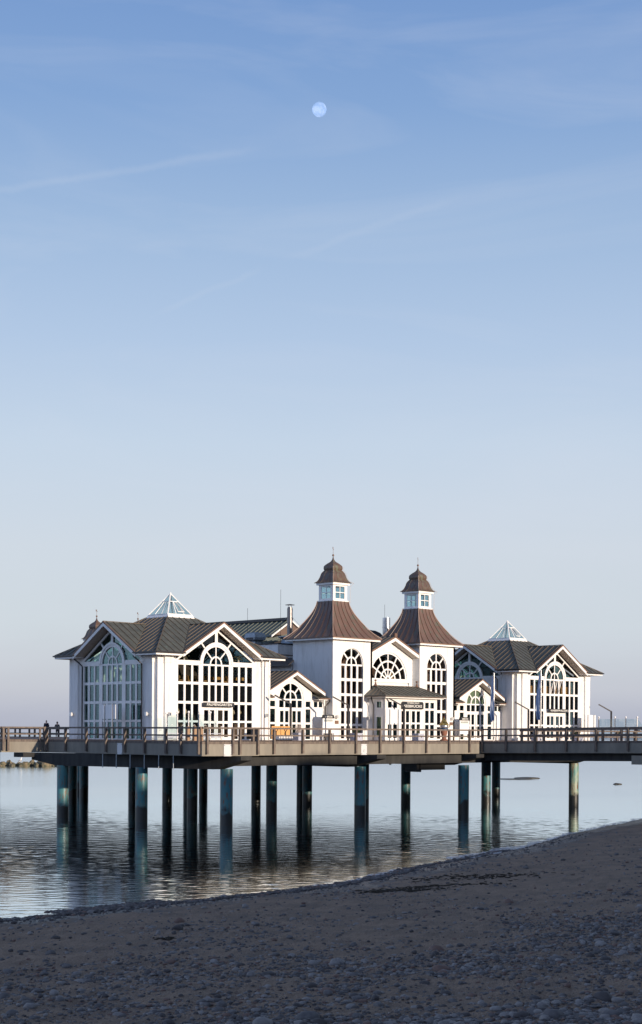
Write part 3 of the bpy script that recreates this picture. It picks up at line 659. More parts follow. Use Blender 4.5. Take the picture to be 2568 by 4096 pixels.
def glazed_front(fr, root, k=1.0, door=True, low=True, hw=5.5, tilted=False, GLASS=GLASS):
    """one gabled, glazed side of a pavilion"""
    sc = lambda L_: [(a * k, b * k) for a, b in L_]
    if low:
        w = grid_window(fr, root, sc(LC), ROWS, -3.78 * k, -1.45 * k, 0, 5.69, gl=GLASS)
        pane(fr, rect(-3.7 * k, -1.5 * k, 2.75, 4.15), -.14, w, SPAN, 'spandrel_panel')
        w = grid_window(fr, root, sc(RC), ROWS, 1.47 * k, 3.82 * k, 0, 5.69, gl=GLASS)
        pane(fr, rect(1.5 * k, 3.75 * k, 2.75, 4.15), -.14, w, SPAN, 'spandrel_panel')
        if door:
            w = grid_window(fr, root, sc(MC), ROWS[2:], -1.45 * k, 1.47 * k, 2.66, 5.45, gl=GLASS)
            d = grid_window(fr, root, sc(DC), [(.22, 1.22), (1.40, 2.2)], -1.45 * k, 1.47 * k, 0, 2.42, name='door', gl=GLASS)
            mb = MB(); mb.box(fr, .02, .06, 0.0, .012, .05, 2.3); mb.box(fr, -.03, .0, 0.0, .05, 1.0, 1.25); mb.build('handle', ZINC, d)
            mb = MB(); mb.box(fr, -1.45 * k, 1.47 * k, -.1, -.001, 2.42, 2.66); mb.build('door_head', TRIM, root)
        else: w = grid_window(fr, root, sc(MC), ROWS, -1.45 * k, 1.47 * k, 0, 5.45)
        pane(fr, rect(-1.4 * k, 1.42 * k, 2.75, 4.15), -.14, w, SPAN, 'spandrel_panel')
        if tilted:   # a casement tipped open in the middle of the upper row
            mb = MB(); q = Fr(fr.O, fr.S, fr.N)
            for s in (-.60, -.09, .54): mb.beam(q(s, .02, 4.26), q(s, .34, 5.42), .07, .05, tuple(fr.N))
            mb.beam(q(-.62, .34, 5.42), q(.57, .34, 5.42), .07, .07); mb.build('open_casement', TRIM, root)
    else:
        mb = MB(); mb.box(fr, -3.8 * k, 3.8 * k, -.12, .02, 0, 5.42); mb.build('wall', WALL, root)
    # arched head with fan light
    mb = MB(); n0, n1 = -.10, 0.0; zc = 5.57
    if low: mb.box(fr, -1.45 * k, 1.47 * k, n0, n1 - .012, 5.45, zc)
    else: mb.box(fr, -3.8 * k, 3.8 * k, n0, n1 + .05, 5.42, 5.69)
    c0 = .015
    mb.ring(fr, c0, zc, 1.27 * k, 1.60 * k, 0, 180, n0, n1 + .03, 28)
    mb.ring(fr, c0, zc, 1.44 * k, 1.62 * k, 0, 180, n1 + .03, n1 + .09, 28)
    fan_bars(mb, fr, c0, zc, 1.27 * k, [(.48, .60)], n0, n1, .10, ro=.54)
    aw = mb.build('fan_window', TRIM, root)
    pane(fr, [(c0 + 1.35 * k * math.cos(math.pi * i / 24), zc + 1.35 * k * math.sin(math.pi * i / 24)) for i in range(25)], -.06, aw, GLASS)
    # gable lights beside the arch
    mb = MB(); za = 8.12; zb = 5.69; hs = 3.95 * k; sl_ = (za - zb) / hs
    if low:
        mb.box(fr, -3.80 * k, -1.58 * k, n0, n1 + .03, 5.45, 5.79); mb.box(fr, 1.60 * k, 3.84 * k, n0, n1 + .03, 5.45, 5.79)
    else:
        mb.box(fr, -3.80 * k, -1.60 * k, n0, n1, 5.69, 5.79); mb.box(fr, 1.6 * k, 3.8 * k, n0, n1, 5.69, 5.79)
    for sg in (-1, 1):
        mb.bar(fr, (sg * hs, zb + .02), (0, za + .02), .17, n0 - .002, n1 + .02)
        a = R(90 - sg * 43); x, y = math.cos(a), math.sin(a)
        r1 = 1.58 * k; t = (za - sl_ * 0 - zc - sl_ * 0) 
        # length until the slope line
        L1 = (za - zc) / (y + sl_ * abs(x)); mb.bar(fr, (x * r1, zc + y * r1), (x * L1, zc + y * L1), .12, n0, n1 + .004)
    mb.box(fr, -.13, .13, n0 - .001, n1 + .035, zc + 1.55 * k, za - .05)
    gw = mb.build('gable_window', TRIM, root)
    for sg in (-1, 1):
        pts = [(sg * 3.85 * k, 5.7), (sg * .05, za - .03)] + [(sg * 1.5 * k * math.cos(R(b)), zc + 1.5 * k * math.sin(R(b))) for b in range(88, -1, -8)]
        pane(fr, pts, -.06, gw, GLASS)

def seams_on(mb, pts_fn, n, r=.022):
    pass

def pavilion(cx_, cy_, sc, label, sign, faces, group='glazed corner pavilions', k2=.973, tilted=False):
    hx, hy = 5.5 , 5.5 * k2
    root = empty('glazed_pavilion', (0, 0, 0), label=label, cat='pavilion', group=group)
    F4 = frames(5.5, 5.45)
    # corner walls with pilasters
    for nm, fr in F4.items():
        k = 1 if nm in ('front', 'back') else k2
        e = 5.5 if nm in ('front', 'back') else 5.45
        i0 = 0 if nm in ('front', 'back') else .16
        mb = MB(); mb.box(fr, -e + i0, -3.78 * k, -.16, 0, 0, 6.12); mb.build('wall', WALL, root)
        mb = MB(); mb.box(fr, 3.82 * k, e - i0, -.16, 0, 0, 6.12); mb.build('wall', WALL, root)
        for a, b in ((-4.95, -4.25), (4.5, 5.18)):
            a *= k; b *= k
            mb = MB(); mb.box(fr, a, b, 0, .17, 0, 5.55); mb.box(fr, a - .04, b + .04, 0, .21, 5.55, 6.05); mb.box(fr, a - .03, b + .03, 0, .2, 0, .22)
            mb.build('pilaster', WALL, root)
    for nm, fr in F4.items():
        glazed_front(fr, root, 1 if nm in ('front', 'back') else k2, door=(nm == 'front'), low=faces[nm], tilted=(tilted and nm == 'front'), GLASS=GLASSF if nm == 'front' else GLASS)
    # roof: four hips notched for the gables
    E_ = 6.3; ze = 6.28; T_ = 1.26; zt = 9.24; zr = 8.58; g = 3.75
    yv = T_ + (zt - zr) / (zt - ze) * (E_ - T_)
    top = MB(); sm = MB()
    def rot(i, x, y): return [(x, y), (y, -x), (-x, -y), (-y, x)][i]      # i quarter turns
    slope = (zt - ze) / (E_ - T_)
    for i in range(4):
        P = lambda x, y, z: (*rot(i, x, y), z)
        for sg in (-1, 1):
            pl = [P(sg * E_, -E_, ze), P(sg * g, -E_, ze), P(0, -yv, zr), P(0, -T_, zt), P(sg * T_, -T_, zt)]
            pl2 = [(x, y, z - .12) for x, y, z in pl]; kk = len(pl)
            top.add(pl + pl2, [tuple(range(kk)), tuple(range(2 * kk - 1, kk - 1, -1))] + [(j, (j + 1) % kk, kk + (j + 1) % kk, kk + j) for j in range(kk)])
            # standing seams on the hip, up the slope
            x = .25
            while x < E_ - .1:
                s = sg * x
                yb_ = -E_ if x > g else -(yv + (E_ - yv) * x / g)         # valley line
                yt_ = -max(T_, x)
                if -yb_ > -yt_ + .2:
                    zb_ = ze + slope * (E_ + yb_); z2 = ze + slope * (E_ + yt_)
                    sm.beam(P(s, yb_, zb_ + .02), P(s, yt_, z2 + .02), .035, .055)
                x += .62
            # gable roof slopes
            q = [P(0, -6.35, zr), P(sg * (g + .12), -6.35, ze - .08), P(sg * (g + .02), -E_ + .02, ze - .01), P(0, -yv + .05, zr)]
            q2 = [(a, b, c - .10) for a, b, c in q]
            top.add([(a, b, c + .045) for a, b, c in q] + q2, [(0, 1, 2, 3), (7, 6, 5, 4), (0, 4, 5, 1), (1, 5, 6, 2), (2, 6, 7, 3), (3, 7, 4, 0)])
            y = -6.05; gs = (zr - ze) / g
            while y < -yv - .15:
                if y < -E_: xe = g
                else: xe = g * (-(y) - yv) / (E_ - yv)
                sm.beam(P(sg * .03, y, zr + .07 - gs * .03), P(sg * xe, y, zr + .07 - gs * xe), .035, .055)
                y += .62
            # valley flashing
            sm.beam(P(0, -yv, zr + .02), P(sg * g, -E_, ze + .03), .05, .04)
        # hip cap
        sm.beam(P(-E_, -E_, ze + .04), P(-T_, -T_, zt + .04), .07, .06)
        sm.beam(P(0, -6.35, zr + .09), P(0, -yv, zr + .07), .12, .05)
    rf = top.build('roof', ROOF, root); sm.build('standing_seam', SEAM, rf)
    # soffit, fascia, gutter at each corner; verge boards on the gables
    for i, (nm, fr0) in enumerate((('front', 0), ('left', 0), ('back', 0), ('right', 0))):
        S_ = [(1, 0), (0, -1), (-1, 0), (0, 1)][i]; N_ = [(0, -1), (-1, 0), (0, 1), (1, 0)][i]
        fr = Fr((N_[0] * 6.3, N_[1] * 6.3, 0), (*S_, 0), (*N_, 0))
        for a, b in ((-6.27, -3.62), (3.62, 6.27)):
            fa = MB(); gu = MB(); so = MB()
            fa.box(fr, a, b, -.06, -.005 if i % 2 else 0.0, 6.04, 6.22)
            gu.box(fr, a - (.1 if a < 0 else -.02), b + (.1 if b > 0 else -.02), -.02, .13, 6.20, 6.30)
            so.box(fr, max(a, -6.2), min(b, 6.2), -.8, -.07, 6.09 + .001 * i, 6.14)
            fa.build('fascia', TRIM, root); gu.build('gutter', GUTT, root); so.build('soffit', TRIM, root)
        ed = MB(); vs_ = MB(); ve = MB()
        for sg in (-1, 1):
            # white verge board, brown copper edge, sloping soffit boards
            a = (sg * 3.86, 6.11); b = (0, 8.46)
            for M_, wd, dn, n0, n1 in ((ve, .26, -.02, .0, .06), (ed, .11, .165, -.0, .09)):
                off = dn
                M_.poly(fr, [(a[0], a[1] + off - wd / 2), (b[0], b[1] + off - wd / 2), (b[0], b[1] + off + wd / 2), (a[0], a[1] + off + wd / 2)], n0, n1)
            vs_.poly(fr, [(sg * 3.8, 6.03), (0, 8.34), (0, 8.42), (sg * 3.8, 6.11)], -.88, -.001)
        vs_.build('gable_soffit', SOFF, root); ve.build('verge_board', TRIM, root); ed.build('verge_edge', EDGE, root)
    # glass pyramid
    bs = MB(); bs.box(WF, -1.34, 1.34, -1.34, 1.34, 9.16, 9.22)
    za = 11.1; zb = 9.42
    b4 = [(-1.28, -1.28), (1.28, -1.28), (1.28, 1.28), (-1.28, 1.28)]
    for (a, b), (c, d) in zip(b4, b4[1:] + b4[:1]):
        o = [(a * 1.05, b * 1.05, 9.22), (c * 1.05, d * 1.05, 9.22), (c * .93, d * .93, 9.46), (a * .93, b * .93, 9.46)]
        i_ = [(x * .9, y * .9, z) for x, y, z in o]
        bs.add(o + i_, [(0, 1, 2, 3), (7, 6, 5, 4), (0, 4, 5, 1), (1, 5, 6, 2), (2, 6, 7, 3), (3, 7, 4, 0)])
    ap = Vector((0, 0, za)); fb = MB(); gl = MB()
    bb = [Vector((x * .93, y * .93, 9.44)) for x, y in b4]
    for i in range(4):
        p, q = bb[i], bb[(i + 1) % 4]
        fb.beam(p, ap, .09, .07); gl.add([p * 1, q * 1, ap * 1], [(0, 1, 2)])
        m1 = p.lerp(ap, .62); m2 = q.lerp(ap, .62); fb.beam(m1, m2, .07, .05)
        for t in (.33, .67):
            fb.beam(p.lerp(q, t), m1.lerp(m2, t), .05, .05)
        fb.beam(p, q, .09, .06)
    fb.lathe((0, 0, za - .04), [(.05, 0), (.03, .12), (.0, .14)], 8)
    sk = bs.build('skylight', TRIM, root); fb.build('skylight_frame', TRIM, sk); gl.build('skylight_glass', SKYGL, sk, clean=False)
    # one vent sash tipped open on the front face
    mb = MB(); u0 = bb[0].lerp(ap, .10).lerp(bb[1].lerp(ap, .10), .36); u1 = bb[0].lerp(ap, .10).lerp(bb[1].lerp(ap, .10), .64)
    w0 = bb[0].lerp(ap, .60).lerp(bb[1].lerp(ap, .60), .36); w1 = bb[0].lerp(ap, .60).lerp(bb[1].lerp(ap, .60), .64)
    o = Vector((0, -.22, .05))
    for p, q in ((u0 + o, u1 + o), (w0, w1), (u0 + o, w0), (u1 + o, w1)): mb.beam(p, q, .05, .05)
    mb.build('vent_sash', TRIM, sk)
    # inside: floors, upper slab, dark core
    mb = MB(); mb.box(WF, -5.3, 5.3, -5.25, 5.25, -.02, .03); mb.build('ground_floor', INTF, root)
    mb = MB(); mb.box(WF, -5.3, 5.3, -5.26, 5.26, 2.95, 3.95); mb.build('upper_floor', INT, root)
    mb = MB(); mb.box(WF, -1.0, 3.4, -.4, .0, .03, 2.95); mb.box(WF, -.3, 3.2, .6, .9, 3.95, 6.3); mb.box(WF, 2.4, 2.7, -3, 3, .04, 2.94); mb.build('inner_wall', INT, root)
    # downpipes
    def pipe(fr, s, m, n_g=.75, jog=True, name='downpipe'):
        mb = MB()
        pts = [fr(s, n_g, 6.2), fr(s, n_g, 6.0), fr(s + .12, .45, 5.75), fr(s + .22, .14, 5.45), fr(s + .22, .14, .02)] if jog else [fr(s, n_g + .0, 6.2), fr(s, n_g, .02)]
        mb.tube(pts, .055, 8); mb.build(name, m, root, smooth=60)
    if faces['left']:
        pipe(F4['left'], 3.55, GUTT); pipe(F4['left'], -3.8, GUTT)
        pipe(F4['front'], 4.72, STEEL, jog=False)
    else:
        pipe(F4['left'], 3.1, GUTT)
    if sign: pass
    root.location = (cx_, cy_, DZ); root.scale = (sc, sc, sc)
    return root
pavL = pavilion(76.62, 93.0, 1.0, 'large glazed white pavilion at the left end with palm house sign over its door', None, dict(front=True, left=True, back=True, right=False))
pavL.location.y = 92.87; pavL.scale = (1, .968, 1)
pavR = pavilion(117.97, 93.1, 1.014, 'large glazed white pavilion at the right end with emperor pavilion sign over its door', None, dict(front=True, left=False, back=True, right=True), tilted=True)

# ---- towers
def onion(mb, prof, seg=4, sub=10):
    """square plan roof with curved profile [(half width, z)]"""
    pts = []
    for h, z in prof: pts.append([(-h, -h, z), (h, -h, z), (h, h, z), (-h, h, z)])
    vs = [p for l in pts for p in l]; n = len(pts)
    fs = [(i * 4 + k, i * 4 + (k + 1) % 4, (i + 1) * 4 + (k + 1) % 4, (i + 1) * 4 + k) for i in range(n - 1) for k in range(4)]
    fs += [(3, 2, 1, 0), tuple(range((n - 1) * 4, n * 4))]
    mb.add(vs, fs)
def smooth_prof(prof, k=4):
    out = []
    P = [prof[0]] + prof + [prof[-1]]
    for i in range(1, len(P) - 2):
        p0, p1, p2, p3 = P[i - 1], P[i], P[i + 1], P[i + 2]
        for j in range(k):
            t = j / k
            out.append(tuple(.5 * ((2 * p1[c]) + (-p0[c] + p2[c]) * t + (2 * p0[c] - 5 * p1[c] + 4 * p2[c] - p3[c]) * t * t + (-p0[c] + 3 * p1[c] - 3 * p2[c] + p3[c]) * t ** 3) for c in (0, 1)))
    out.append(prof[-1]); return out
DOMEP = smooth_prof([(1.09, 0), (.90, .17), (.77, .45), (.67, .80), (.50, 1.04)]) + smooth_prof([(.49, 1.05), (.545, 1.22), (.53, 1.40), (.36, 1.60), (.17, 1.76), (.07, 1.93), (.03, 2.12), (.012, 2.24)])
def dome_top(root, z, sc=1.0, m=DOME):
    prof = [(h * sc, z + q * sc) for h, q in DOMEP]
    mb = MB(); onion(mb, prof); d = mb.build('dome_roof', m, root, smooth=35)
    sm = MB()
    for i in range(4):
        rot = lambda x, y: [(x, y), (y, -x), (-x, -y), (-y, x)][i]
        for fx in (-1.0, -.4, .4):
            last = None
            for h, q in prof[:22]:
                p = Vector((*rot(fx * h, -h - .005), q))
                if last is not None and (p - last).length > .02: sm.beam(last, p, .03 * sc, .03 * sc, (0.3, 0.2, 1))
                last = p
    sm.build('roof_seam', SEAM, d)
    mb = MB(); zz = z + 2.2 * sc
    mb.lathe((0, 0, zz), [(.012, 0), (.06, .03), (.095, .10), (.06, .17), (.015, .2)], 12)
    mb.tube([(0, 0, zz + .15), (0, 0, zz + .78)], .014, 6)
    mb.build('finial', EDGE, root, smooth=60)
    mb = MB()
    mb.hexa([(-.26, -.20, zz + .58), (.0, -.0, zz + .58), (.0, .012, zz + .58), (-.26, -.19, zz + .58), (-.26, -.20, zz + .76), (.0, -.0, zz + .74), (.0, .012, zz + .74), (-.26, -.19, zz + .76)])
    mb.beam((0, 0, zz + .60), (.30, .24, zz + .60), .025, .025)
    mb.build('weather_vane', EDGE, root)

def tower_window(fr, root, c=-.08):
    zs = 6.16; r = 1.28; n0, n1 = -.17, -.06
    cols = [(c - 1.28, c - .79), (c - .58, c - .10), (c + .10, c + .58), (c + .79, c + 1.28)]
    rows = [(.14, 1.14), (1.33, 2.35), (2.58, 3.58), (3.78, 4.78), (5.01, 6.02)]
    mb = MB(); e = c - r
    for a, b in cols: 
        if a - e > .01: mb.box(fr, e, a, n0, n1, .04, zs - .005)
        e = b
    for a, b in cols:
        e = .04
        for lo, hi in rows: mb.box(fr, a, b, n0 + .003, n1 - .015, e, lo); e = hi
        mb.box(fr, a, b, n0 + .003, n1 - .015, e, zs)
    mb.ring(fr, c, zs, 1.24, 1.31, 0, 180, n0, n1, 24)
    fan_bars(mb, fr, c, zs, 1.26, [(.50, .63)], n0, n1, .13, ro=.56)
    w = mb.build('arched_window', TRIM, root)
    pane(fr, arch_pts(c, 1.3, .03, zs), -.13, w, GLASSF)
    mb = MB(); mb.ring(fr, c, zs, 1.29, 1.40, 0, 180, -.02, .035, 28)
    mb.box(fr, c - 1.40, c - 1.29, -.02, .035, .0, zs); mb.box(fr, c + 1.29, c + 1.40, -.02, .035, .0, zs)
    mb.build('window_moulding', TRIM, root)

def tower(cx_, cy_, label):
    root = empty('tower', (0, 0, 0), label=label, cat='tower', group='twin towers with copper onion caps')
    h = 2.3; F4 = frames(h, h)
    mb = MB()
    mb.wall(F4['front'], -h, h, 0, lambda s: 8.1, [('a', -.08, 1.30, .03, 6.16)], -.2, 0)
    for nm in ('left', 'right'): mb.box(F4[nm], -h, h - .2, -.2, 0, 0, 8.1)
    mb.box(F4['back'], -h + .2, h - .2, -.2, 0, 0, 8.1)
    mb.build('wall', WALL, root)
    tower_window(F4['front'], root)
    mb = MB(); mb.box(WF, -2.05, 2.05, -2.05, 2.05, -.01, .03); mb.box(WF, -2.05, 2.05, -1.9, 2.05, 2.36, 2.55); mb.box(WF, -2.05, 2.05, -.6, -.5, .03, 8); mb.build('interior', INTW, root)
    # swept copper roof
    prof = smooth_prof([(2.84, 8.28), (2.33, 8.74), (1.84, 9.36), (1.27, 10.27), (.98, 10.95), (.90, 11.36)], 5)
    mb = MB(); onion(mb, prof); sm = mb; mb.cur = 1
    for i in range(4):
        rot = lambda x, y: [(x, y), (y, -x), (-x, -y), (-y, x)][i]
        for s0 in [-2.4 + .80 * j for j in range(7)]:
            # seams run straight in plan until they meet the narrowing face, then follow it
            last = None
            for hh, q in prof:
                x = s0 * (.30 + .70 * hh / 2.84)
                p = Vector((*rot(x * 1.0 if abs(x) < hh else math.copysign(hh, x), -hh - .012), q + .012))
                if last is not None: sm.beam(last, p, .026, .04, (0, 0, 1))
                last = p
    rf = mb.build('roof', [TROOF, mat('tower_seam', (.085, .048, .034), .45)], root, smooth=30)
    sm = MB()
    for i in (0, 1, 3):
        rot = lambda x, y: [(x, y), (y, -x), (-x, -y), (-y, x)][i]
        last = None
        for hh, q in prof:
            p = Vector((*rot(-hh - .02, -hh - .02), q + .03))
            if last is not None: sm.beam(last, p, .045, .05)
            last = p
    sm.build('hip_cap', mat("pale_hip_cap", (.42, .30, .24), .5), rf)
    # eaves
    mb = MB()
    for nm, fr in frames(2.78, 2.78).items():
        k = 2.78 if nm in ('front', 'back') else 2.72
        mb.box(fr, -k, k, -.06, 0, 8.06, 8.2)
    mb.build('fascia', TRIM, root)
    mb = MB(); mb.box(WF, -2.71, 2.71, -2.71, 2.71, 8.1, 8.15); mb.build('soffit', TRIM, root)
    mb = MB(); mb.box(WF, -2.87, 2.87, -2.87, 2.87, 8.205, 8.285); mb.build('gutter', EDGE, root)
    # lantern
    la = MB(); la.box(WF, -.93, .93, -.93, .93, 11.33, 11.41)
    for nm, fr in frames(.82, .82).items():
        k = .82 if nm in ('front', 'back') else .75
        la.box(fr, -k, -.58, -.07, 0, 11.41, 12.72); la.box(fr, .58, k, -.07, 0, 11.41, 12.72)
        la.box(fr, -.58, .58, -.07, 0, 11.41, 11.56); la.box(fr, -.58, .58, -.07, 0, 12.56, 12.72)
    for nm, fr in frames(.97, .97).items():
        k = .97 if nm in ('front', 'back') else .85
        la.box(fr, -k, k, -.12, 0, 12.68, 12.86)
    la.box(WF, -.9, .9, -.9, .9, 12.70, 12.74)
    ln = la.build('lantern', TRIM, root)
    for nm, fr in frames(.82, .82).items():
        grid = MB(); grid.box(fr, -.03, .03, -.055, -.015, 11.56, 12.56); grid.box(fr, -.58, .58, -.052, -.018, 12.03, 12.09); 
        for a, b in ((-.58, -.53), (.53, .58)): grid.box(fr, a, b, -.055, -.012, 11.56, 12.56)
        g = grid.build('lantern_window', TRIM, ln)
        mb = MB(); mb.poly(fr, rect(-.56, .56, 11.58, 12.54), -.04, -.034); mb.build('pane', SKYGL, ln)
    mb = MB(); mb.lathe((0, 0, 12.05), [(.02, .62), (.02, .3), (.10, .22), (.24, 0), (.22, -.02)], 12); mb.build('hanging_lamp', DARKM, ln, smooth=50)
    dome_top(root, 12.86)
    # lightning conductor down the near ridge and the right hand side
    mb = MB(); pts = []
    for hh, q in DOMEP[:24]: pts.append((-hh - .03, -hh - .03, 12.86 + q + .03))
    pts = pts[::-1] + [(-.98, -.98, 12.8), (-.86, -.86, 12.6), (-.86, -.86, 11.5)]
    mb.tube(pts, .014, 5)
    pts = [(hh + .06, -hh - .06, 12.86 + q + .03) for hh, q in DOMEP[:24]][::-1] + [(1.2, -1.2, 12.86), (1.0, -1.0, 12.6), (1.0, -1.0, 11.2)]
    mb.tube(pts, .012, 5); mb.build('lightning_conductor', mat("bright_wire", (.55, .42, .34), .5), root)
    root.location = (cx_, cy_, DZ); return root
tower(92.19, 90.9, 'left and nearer of the twin white towers with curved copper roof and onion cap')
tower(102.67, 90.9, 'right hand white tower with curved copper roof beside the right gabled link')
# ---- gabled links between towers and pavilions
def link_building(cx_, label, mirror=False):
    root = empty('gabled_link', (0, 0, 0), label=label, cat='building wing', group='low gabled links')
    m_ = -1 if mirror else 1
    fr = Fr((0, 0, 0), (m_, 0, 0), (0, -1, 0))
    zs = 3.22; hole = [('a', 0.02, 1.38, .02, zs), ('r', 1.60, 2.28, .02, 3.12), ('r', -2.26, -1.58, .02, 3.12), ('r', 2.52, 3.62, 2.56, 3.12), ('r', -3.62, -2.52, 2.56, 3.12)]
    apx = -.14 * m_ * 0
    top = lambda s: max(3.35, 5.05 - .515 * abs(s))
    mb = MB(); mb.wall(fr, -3.8, 3.86, 0, lambda s: min(top(s), 5.05) if abs(s) < 2.46 else 3.35, hole, -.2, 0, brk=(0, -2.46, 2.46))
    mb.build('wall', WALL, root)
    mb = MB(); mb.box(fr, 2.44, 3.72, 0.002, .05, 2.38, 2.46); mb.box(fr, 2.5, 3.5, 0.002, .035, .3, 2.36); mb.build('wall_panel', TRIM, root)
    mb = MB(); mb.box(fr, -3.72, -2.44, 0.002, .05, 2.38, 2.46); mb.box(fr, -3.5, -2.5, 0.002, .035, .3, 2.36); mb.build('wall_panel', TRIM, root)
    n0, n1 = -.13, -.02
    # fan window, transom lights and the double door
    mb = MB(); mb.ring(fr, .02, zs, 1.22, 1.37, 0, 180, n0, n1, 24); fan_bars(mb, fr, .02, zs, 1.25, [(.57, .70)], n0, n1, .12, ro=.64)
    mb.box(fr, -1.36, 1.40, n0, n1, 3.12, 3.24)
    for a, b in ((-1.36, -1.21), (-.72, -.58), (-.06, .12), (.64, .78), (1.25, 1.40)): mb.box(fr, a, b, n0, n1 - .004, 2.50, 3.12)
    mb.box(fr, -1.36, 1.40, n0, n1, 2.38, 2.56)
    w = mb.build('fan_window', TRIM, root); pane(fr, arch_pts(.02, 1.34, 2.4, zs), -.10, w, GLASS if not mirror else PALEG)
    if mirror: pane(fr, arch_pts(.02, 1.33, 3.2, zs), -.17, w, mat('pale_green_blind', (.50, .56, .44), .8), 'blind')
    d = grid_window(fr, root, [(-1.12, -.74), (-.57, -.2), (.22, .60), (.77, 1.16)], [(.22, 1.24), (1.39, 2.29)], -1.36, 1.40, .02, 2.38, n0, n1, name='door')
    mb = MB(); mb.box(fr, -.01, .03, n1, n1 + .02, .05, 2.36); mb.box(fr, -.08, -.05, n1, n1 + .05, 1.0, 1.22); mb.build('handle', ZINC, d)
    for a, b in ((1.60, 2.28), (-2.26, -1.58)):
        grid_window(fr, root, [(a + .08, b - .08)], [(.08, 1.24), (1.40, 2.44), (2.62, 3.06)], a, b, .02, 3.12, n0, n1)
    for a in (2.52, -3.62):
        grid_window(fr, root, [(a + .07, a + .48), (a + .62, a + 1.03)], [(2.62, 3.06)], a, a + 1.10, 2.56, 3.12, n0, n1)
    mb = MB(); mb.ring(fr, .02, zs, 1.38, 1.45, 0, 180, -.02, .03, 26); mb.box(fr, -2.5, -1.40, .0, .03, 3.14, 3.2); mb.box(fr, 1.44, 2.5, .0, .03, 3.14, 3.2); mb.build('moulding', TRIM, root)
    mb = MB(); mb.box(WF, -3.7, 3.75, .25, 4.5, -.01, .03); mb.box(WF, -3.7, 3.7, 3.2, 3.4, .03, 4.4); mb.build('interior', INT, root)
    for sg, ht in ((1, 2.3), (-1, 1.5)):
        if True:
            mb = MB(); mb.box(WF, sg * .9, sg * .9 + .6, .9, 1.2, .05, ht); mb.build('interior_shelf', BLIND if sg > 0 else WICK, root)
    # gabled roof
    zr = 5.42; g = 3.12; ze = 3.82; a0 = 0
    mb = MB(); sm = MB()
    for sg in (-1, 1):
        q = [(0, -.72, zr), (sg * g, -.72, ze), (sg * g, 3.6, ze), (0, 3.6, zr)]
        mb.add(q + [(x, y, z - .1) for x, y, z in q], [(0, 1, 2, 3), (7, 6, 5, 4), (0, 4, 5, 1), (1, 5, 6, 2), (2, 6, 7, 3), (3, 7, 4, 0)])
        y = -.35
        while y < 3.5: sm.beam((sg * .03, y, zr + .02), (sg * g, y, ze + .02), .035, .055); y += .52
        # low side roof beyond the gable foot
        fx = Fr((0, 0, 0), (sg, 0, 0), (0, -1, 0))
        P = [fx(2.35, .72, 3.36), fx(3.66, .72, 3.36), fx(3.66, -.9, 3.9), fx(2.35, -.9, 3.98)]
        mb.add(P + [p - Vector((0, 0, .07)) for p in P], [(0, 1, 2, 3), (7, 6, 5, 4), (0, 4, 5, 1), (1, 5, 6, 2), (2, 6, 7, 3), (3, 7, 4, 0)])
        for s in (2.7, 3.1, 3.5): sm.beam(fx(s, .72, 3.38), fx(s, -.9, 3.95), .035, .05)
    sm.beam((0, -.74, zr + .02), (0, 3.6, zr + .02), .1, .05)
    rf = mb.build('roof', ROOF, root); sm.build('standing_seam', SEAM, rf)
    ff = Fr((0, 0, 0), (1, 0, 0), (0, -1, 0))
    ve = MB(); ed = MB(); so = MB()
    for sg in (-1, 1):
        a = (sg * g, ze - .2); b = (0, zr - .2)
        for M_, w_, dn, n0_, n1_ in ((ve, .22, 0, .70, .75), (ed, .10, .16, .70, .78)):
            M_.poly(ff, [(a[0], a[1] + dn - w_ / 2), (b[0], b[1] + dn - w_ / 2), (b[0], b[1] + dn + w_ / 2), (a[0], a[1] + dn + w_ / 2)], n0_, n1_)
        so.poly(ff, [(sg * (g - .1), ze - .27), (0, zr - .27), (0, zr - .2), (sg * (g - .1), ze - .2)], .0, .70)
        M2 = MB(); M2.box(Fr((0, 0, 0), (sg, 0, 0), (0, -1, 0)), 2.5, 3.5, .6, .66, 3.18, 3.30); M2.box(Fr((0, 0, 0), (sg, 0, 0), (0, -1, 0)), 2.5, 3.5, .02, .6, 3.2, 3.24); M2.build('fascia', TRIM, root)
        M2 = MB(); M2.box(Fr((0, 0, 0), (sg, 0, 0), (0, -1, 0)), 2.48, 3.72, .68, .80, 3.26, 3.34); M2.build('gutter', EDGE, root)
    ve.build('verge_board', TRIM, root); ed.build('verge_edge', EDGE, root); so.build('gable_soffit', SOFF, root)
    M2 = MB(); M2.tube([(3.62, -.74, 3.3), (3.62, -.74, 3.1), (3.70, -.4, 2.9), (3.72, -.14, 2.7), (3.72, -.14, .02)], .05, 8); M2.build('downpipe', GUTT, root, smooth=60)
    root.location = (cx_, 89.4, DZ); return root
PALEG = glass_mat("pale_glass", (.85, .9, .86), .22)
link_building(86.0, 'low gabled link with a fan window between the left pavilion and the left tower')
link_building(108.86, 'low gabled link with pale green fan window between right tower and right pavilion', mirror=True)

